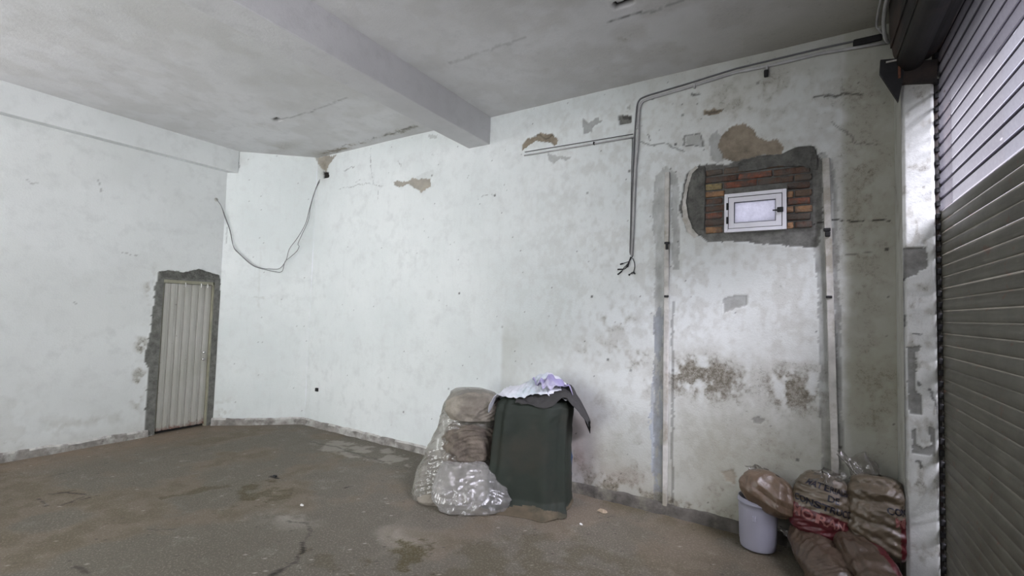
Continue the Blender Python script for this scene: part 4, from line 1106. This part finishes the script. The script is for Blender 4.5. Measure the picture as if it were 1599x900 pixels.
# ---------------------------------------------------------------- PLASTIC-WRAPPED HEAP
HC = (-2.70, 3.545, 0); HL = (.79, .612)
heap = empty('wrapped_heap', HC, 'heap of grubby sacking under dusty clear plastic sheeting, left of the green tarp', 'covered heap')
base = [(.004, -.45, .34, -.30, .17), (.05, -.46, .34, -.30, .18), (.16, -.43, .33, -.27, .20), (.30, -.37, .32, -.23, .20), (.45, -.31, .32, -.19, .20), (.60, -.245, .32, -.17, .19),
        (.72, -.21, .33, -.16, .18), (.80, -.20, .335, -.17, .16), (.87, -.165, .33, -.15, .14), (.925, -.12, .27, -.10, .11), (.955, -.07, .16, -.06, .07), (.965, -.0, .08, -.02, .02)]
inner = [(z * .96, a * .60 + .05, b_ * .90, c * .74, d * .86) for z, a, b_, c, d in base]
V, F = loft(inner, 110, 90, None, 3.2, .040, 3.2, 11, True, HL); put('sacking', V, F, M['kraft'], heap, HC, .004, D - .03)
V, F = loft([(.30, -.14, .24, -.20, .1), (.36, -.20, .28, -.25, .1), (.50, -.19, .28, -.24, .1), (.60, -.16, .27, -.23, .1), (.66, -.08, .2, -.15, .1)], 110, 60, None, 2.2, .060, 5, 15, True, HL); put('rubble_bundle', V, F, M['kraft_dark'], heap, HC, .004, D - .03)
V, F = loft([(.70, -.13, .30, -.235, .16), (.77, -.17, .34, -.25, .17), (.85, -.16, .34, -.235, .17), (.90, -.12, .28, -.19, .14), (.935, -.04, .18, -.10, .1)], 120, 54, None, 2.4, .040, 5, 33, True, HL); put('sack_top', V, F, M['kraft_pale'], heap, HC, .004, D - .03)
V, F = loft([(.004, -.36, .10, -.33, -.1), (.03, -.38, .12, -.34, -.1), (.07, -.33, .08, -.32, -.1), (.09, -.2, .0, -.27, -.15)], 60, 20, None, 2.2, .03, 9, 35, True, HL); put('crumpled_paper', V, F, M['kraft_pale'], heap, HC, .004, D - .03)
V, F = loft(base, 230, 190, lambda T, Z: .010 * np.sin(T * 7 + 5 * Z) * (1 - Z), 2.3, .036, 3.8, 21, True, HL); put('plastic_sheet', V, F, M['dusty_film'], heap, HC, .003, D - .03)
flap = [(.003, -.10, .28, -.52, -.40), (.02, -.18, .38, -.54, -.36), (.09, -.24, .42, -.53, -.30), (.18, -.25, .38, -.48, -.28), (.27, -.23, .30, -.40, -.22), (.345, -.18, .20, -.32, -.18), (.36, -.1, .12, -.28, -.18)]
V, F = loft(flap, 200, 100, None, 2.1, .040, 4.6, 27, False, HL); put('plastic_flap', V, F, M['clear_film'], heap, HC, .003, D - .03)

# ---------------------------------------------------------------- BUCKET AND SAND BAGS
bk = empty('bucket', (-.285, 4.005, 0), 'white plastic bucket standing by the wall under a sand bag', 'bucket')
def lathe(prof, cx, cy, nseg=40):
    V = []; F = []
    for (r, z) in prof:
        for k in range(nseg): a = 2 * math.pi * k / nseg; V.append((cx + r * math.cos(a), cy + r * math.sin(a), z))
    for i in range(len(prof) - 1):
        for k in range(nseg): a, b_ = i * nseg + k, i * nseg + (k + 1) % nseg; F.append((a, b_, b_ + nseg, a + nseg))
    return V, F
V, F = lathe([(.001, .006), (.108, .006), (.116, .010), (.119, .02), (.121, .045), (.1215, .05), (.124, .06), (.131, .30), (.131, .33), (.138, .333), (.138, .345), (.131, .348), (.132, .368), (.126, .368), (.112, .03), (.001, .02)], -.285, 4.005)
link('shell', pymesh('shell', V, F), M['bucket'], bk, True)
h = on(1178, 812, 1, 3.87); bm = bmesh.new(); box_bm(bm, (h[0] - .012, 3.868, h[2] - .02), (h[0] + .012, 3.885, h[2] + .02), .005); bm_obj('handle_lug', bm, M['bucket'], bk)

def sand_mat(name, c, band=None):
    m, nt, b = new_mat(name); co = objco(nt)
    n = noise_node(nt, 9, 6, .7, co); n2 = noise_node(nt, 60, 3, .7, co)
    cr = ramp(nt, n, .3, .7, (*tuple(x * .72 for x in c), 1), (*tuple(x * 1.15 for x in c), 1))
    nt.links.new(cr, b.inputs['Base Color']); b.inputs['Roughness'].default_value = .35; b.inputs['Specular IOR Level'].default_value = .5
    b.inputs['Coat Weight'].default_value = .35; b.inputs['Coat Roughness'].default_value = .15
    bump(nt, b, math_n(nt, 'ADD', n, math_n(nt, 'MULTIPLY', n2, .15)), .5, .02); return m
M['sand'] = sand_mat('sand_in_clear_plastic', (.13, .088, .057))
M['sand_pale'] = sand_mat('pale_sand_in_plastic', (.125, .098, .066))
M['sand_dull'] = sand_mat('dull_sand_in_plastic', (.088, .062, .043))
M['red_print'] = sand_mat('red_print', (.085, .010, .014))
M['print_black'] = simple('dark_print', (.015, .015, .025), .4)
M['print_pale'] = simple('pale_print', (.24, .10, .09), .4)

class Bag:
    """pillow-shaped bag: local frame centre C, axes A (width), B (up), N (front)"""
    def __init__(s, C, A, B, w, h, d, seed, top=.7, wr=.012, ex=2.6):
        s.C = Vector(C); s.A = Vector(A).normalized(); s.B = Vector(B); s.B = (s.B - s.A * s.B.dot(s.A)).normalized(); s.N = s.A.cross(s.B)
        s.w, s.h, s.d, s.seed, s.top, s.wr, s.ex = w, h, d, seed, top, wr, ex
    def pt(s, th, v, off=0.0):
        """th angle around B axis (front = -pi/2 -> N), v -1..1 height"""
        th = np.asarray(th, float); v = np.asarray(v, float)
        prof = np.power(np.clip(1 - np.abs(v) ** s.ex, 0, 1), 1 / s.ex)
        tw = 1 - (1 - s.top) * smooth(-.2, 1, v)
        c, q = np.cos(th), np.sin(th); ex = 2.5
        cc = np.sign(c) * np.abs(c) ** (2 / ex); ss = np.sign(q) * np.abs(q) ** (2 / ex)
        P = np.stack([cc * s.w / 2, -ss * s.d / 2, v * 2 + 0 * c], -1)
        Q = np.stack([cc * s.w * .5, ss * s.d * .5, v * s.h * .5], -1)
        wv = 1 + (s.wr / .1) * crease(Q * (1, 1, 1.6), s.seed, 7, 5.0) + .10 * (noise3(Q * 5 + s.seed, s.seed, 3) - .5) * 2
        x = cc * (s.w / 2) * prof * tw * (1 + .5 * (wv - 1)) ; y = -ss * (s.d / 2) * prof * tw * wv ; z = v * s.h / 2
        x = x + off * cc; y = y - off * ss
        A, B, N, C = (np.array(t) for t in (s.A, s.B, s.N, s.C))
        return C + x[..., None] * A + z[..., None] * B + y[..., None] * N
    def mesh(s, nt_=110, nv=80):
        v = np.sin(np.linspace(-np.pi / 2, np.pi / 2, nv)); v[0] = -.999; v[-1] = .999
        T, Vv = np.meshgrid(np.linspace(0, 2 * np.pi, nt_, endpoint=False), v)
        P = s.pt(T, Vv).reshape(-1, 3); F = []
        for i in range(nv - 1):
            for j in range(nt_): a, b_ = i * nt_ + j, i * nt_ + (j + 1) % nt_; F.append((a, b_, b_ + nt_, a + nt_))
        F.append(tuple(range(nt_))[::-1]); F.append(tuple((nv - 1) * nt_ + j for j in range(nt_)))
        return P, F
    def build(s, label, mat, band=None, zmin=.004, ymax=D - .04, xmax=None, root=None, group=None):
        root = empty('sand_bag', tuple(s.C - s.B * s.h / 2), label, 'bag', group)
        P, F = s.mesh(); P[:, 2] = np.maximum(P[:, 2], zmin); P[:, 1] = np.minimum(P[:, 1], ymax)
        if xmax is not None: P[:, 0] = np.minimum(P[:, 0], xmax)
        o = link('sack', pymesh('sack', P, F), mat, root, True)
        if band:
            o.data.materials.append(M['red_print'])
            for i, p in enumerate(o.data.polygons):
                c = Vector(p.center) - s.C; zz = c.dot(s.B) / (s.h / 2); xx = c.dot(s.A) / (s.w / 2)
                if band(xx, zz) and c.dot(s.N) > -.02: p.material_index = 1
        return root
    def text(s, root, txt, v0, size, th0, mat, slope=0, stroke=0, xmax=None):
        cu = bpy.data.curves.new('t', 'FONT'); cu.body = txt; cu.size = 1; cu.offset = stroke; cu.align_x = 'CENTER'; cu.resolution_u = 3
        to = bpy.data.objects.new('t', cu); COL.objects.link(to); dg = bpy.context.evaluated_depsgraph_get()
        me = bpy.data.meshes.new_from_object(to.evaluated_get(dg)); bpy.data.objects.remove(to)
        b = bmesh.new(); b.from_mesh(me); bmesh.ops.triangulate(b, faces=b.faces)
        for _ in range(2): bmesh.ops.subdivide_edges(b, edges=[e for e in b.edges if e.calc_length() > .12], cuts=1); bmesh.ops.triangulate(b, faces=b.faces)
        for v in b.verts:
            x, y = v.co.x * size, v.co.y * size
            th = -math.pi / 2 + th0 + x / (s.w * .5) * 1.0
            vv = v0 + (y + slope * x) / (s.h / 2)
            v.co = Vector(s.pt(np.array(th), np.array(vv), .003))
            if xmax is not None: v.co.x = min(v.co.x, xmax)
        b.to_mesh(me); b.free(); me.materials.clear(); me.materials.append(mat)
        return link('lettering', me, None, root)
VX = Vector((.995, -.02, 0))
def film_tuft(name, root, C, w, h, lean, seed, mat, d=.05):
    """gathered empty film at a bag's mouth"""
    n, k = 26, 36; V = []; F = []
    for i in range(n):
        t = i / (n - 1); ww = w * (.55 + .5 * abs(t - .35)) * (1 - .25 * t)
        for j in range(k):
            a = 2 * math.pi * j / k; rr = 1 + .25 * math.sin(a * 5 + seed + 3 * t) + .12 * math.sin(a * 11 + 2 * seed - 5 * t)
            V.append((C[0] + lean[0] * t + ww / 2 * math.cos(a) * rr, C[1] + lean[1] * t + d / 2 * math.sin(a) * rr * (1 - .5 * t), C[2] + h * t * (1 + .16 * math.sin(a * 3 + seed))))
    for i in range(n - 1):
        for j in range(k): a, b_ = i * k + j, i * k + (j + 1) % k; F.append((a, b_, b_ + k, a + k))
    return put(name, V, F, mat, root, (0, 0, 0), None, D - .03)

def q3(x, y, yy_): return Vector(on(x, y, 1, yy_))
# lower pair, lying on the floor with their mouths towards the wall
b1 = Bag(q3(1287, 872, 3.78), (.93, .34, .02), (-.32, .84, .20), .335, .58, .19, 3, .93, .030, 4.5)
r1 = b1.build('dull sand bag lying on the floor between bucket and pillar, lower left of the pile', M['sand_dull'])
film_tuft('film_mouth', r1, q3(1246, 842, 4.02), .20, .05, (-.05, .0), 12, M['bag_film'], .12)
b2 = Bag(q3(1358, 884, 3.72), (.93, .34, .02), (-.32, .84, .22), .275, .54, .19, 8, .93, .030, 4.5)
r2 = b2.build('sand bag lowest in the pile beside the pillar foot, reddish print at its right edge', M['sand_dull'], lambda x, z: x > .45, xmax=.550)
film_tuft('film_mouth', r2, q3(1336, 846, 3.95), .18, .04, (.04, .0), 14, M['bag_film'], .10)
# upper three
b3 = Bag(q3(1282, 789, 3.985), (.98, -.12, -.17), (.17, .12, .98), .375, .44, .26, 5, .86, .020, 3.6)
r3 = b3.build('clear sand bag printed CONSTRUCC with a red band, upper middle of the pile', M['sand_pale'], lambda x, z: z < -.12 + .03 * math.sin(5 * x))
b3.text(r3, 'MATERIALES', .56, .054, .20, M['print_black'], 0, .026)
b3.text(r3, 'DE', .30, .056, .30, M['print_black'], 0, .026)
b3.text(r3, 'CONSTRUCC', -.01, .060, .12, M['print_black'], 0, .030)
b3.text(r3, 'MORAN', -.44, .084, .06, M['print_pale'], 0, .02)
film_tuft('film_mouth', r3, q3(1290, 752, 3.97), .26, .07, (.03, .0), 2, M['bag_film'], .16)
b4 = Bag(q3(1370, 806, 3.98), (.99, -.06, .02), (-.02, .1, .99), .37, .52, .26, 9, .88, .028, 3.6)
r4 = b4.build('tall clear sand bag against the pillar, upper right of the pile', M['sand_pale'], lambda x, z: x > .60 and z < .10, xmax=.550)
b4.text(r4, 'CONSTRUCC', .20, .056, 1.10, M['print_black'], 0, .026, .549)
b4.text(r4, 'MORAN', -.08, .09, 1.25, M['print_pale'], 0, .004, .549)
film_tuft('film_mouth', r4, q3(1362, 756, 4.02), .28, .17, (-.09, .02), 5, M['bag_film'], .12)
b5 = Bag(q3(1201, 768, 3.97), (.90, -.05, -.42), (.42, .05, .90), .41, .27, .27, 14, .72, .024, 2.7)
r5 = b5.build('slumped brown sand bag resting on the white bucket, left of the pile', M['sand'])
film_tuft('film_mouth', r5, q3(1190, 742, 4.03), .20, .05, (-.03, .0), 9, M['bag_film'], .14)

# ---------------------------------------------------------------- small litter on the floor
def chip(name, x, y, s, mat, label, cat, seed, group=None):
    c = on(x, y, 2, 0); r = random.Random(seed); n = 9
    ring_ = [(c[0] + s * (.7 + .5 * r.random()) * math.cos(2 * math.pi * k / n), c[1] + .6 * s * (.7 + .5 * r.random()) * math.sin(2 * math.pi * k / n)) for k in range(n)]
    V = [(x_, y_, .003) for x_, y_ in ring_] + [(c[0] + (x_ - c[0]) * .75, c[1] + (y_ - c[1]) * .75, .008 + .3 * s * r.random()) for x_, y_ in ring_] + [(c[0], c[1], .008 + .35 * s)]
    F = [(k, (k + 1) % n, n + (k + 1) % n, n + k) for k in range(n)] + [(n + k, n + (k + 1) % n, 2 * n) for k in range(n)] + [tuple(range(n))[::-1]]
    return tag(link(name, pymesh(name, V, F), mat), label, cat, group)
chip('dry_leaf', 942, 800, .05, M['straw'], 'curled dry brown scrap on the floor right of the tarp', 'debris', 1)
chip('plaster_crumb', 472, 790, .022, M['white_bit'], 'white crumb of plaster on the floor left of the wrapped heap', 'debris', 2)
chip('dark_pebble', 430, 745, .03, M['black'], 'small dark pebble beyond the damp stain on the floor', 'debris', 3)
chip('plaster_crumb', 908, 820, .016, M['white_bit'], 'tiny white crumb on the floor at the tarp hem, beside the dry scrap', 'debris', 4)
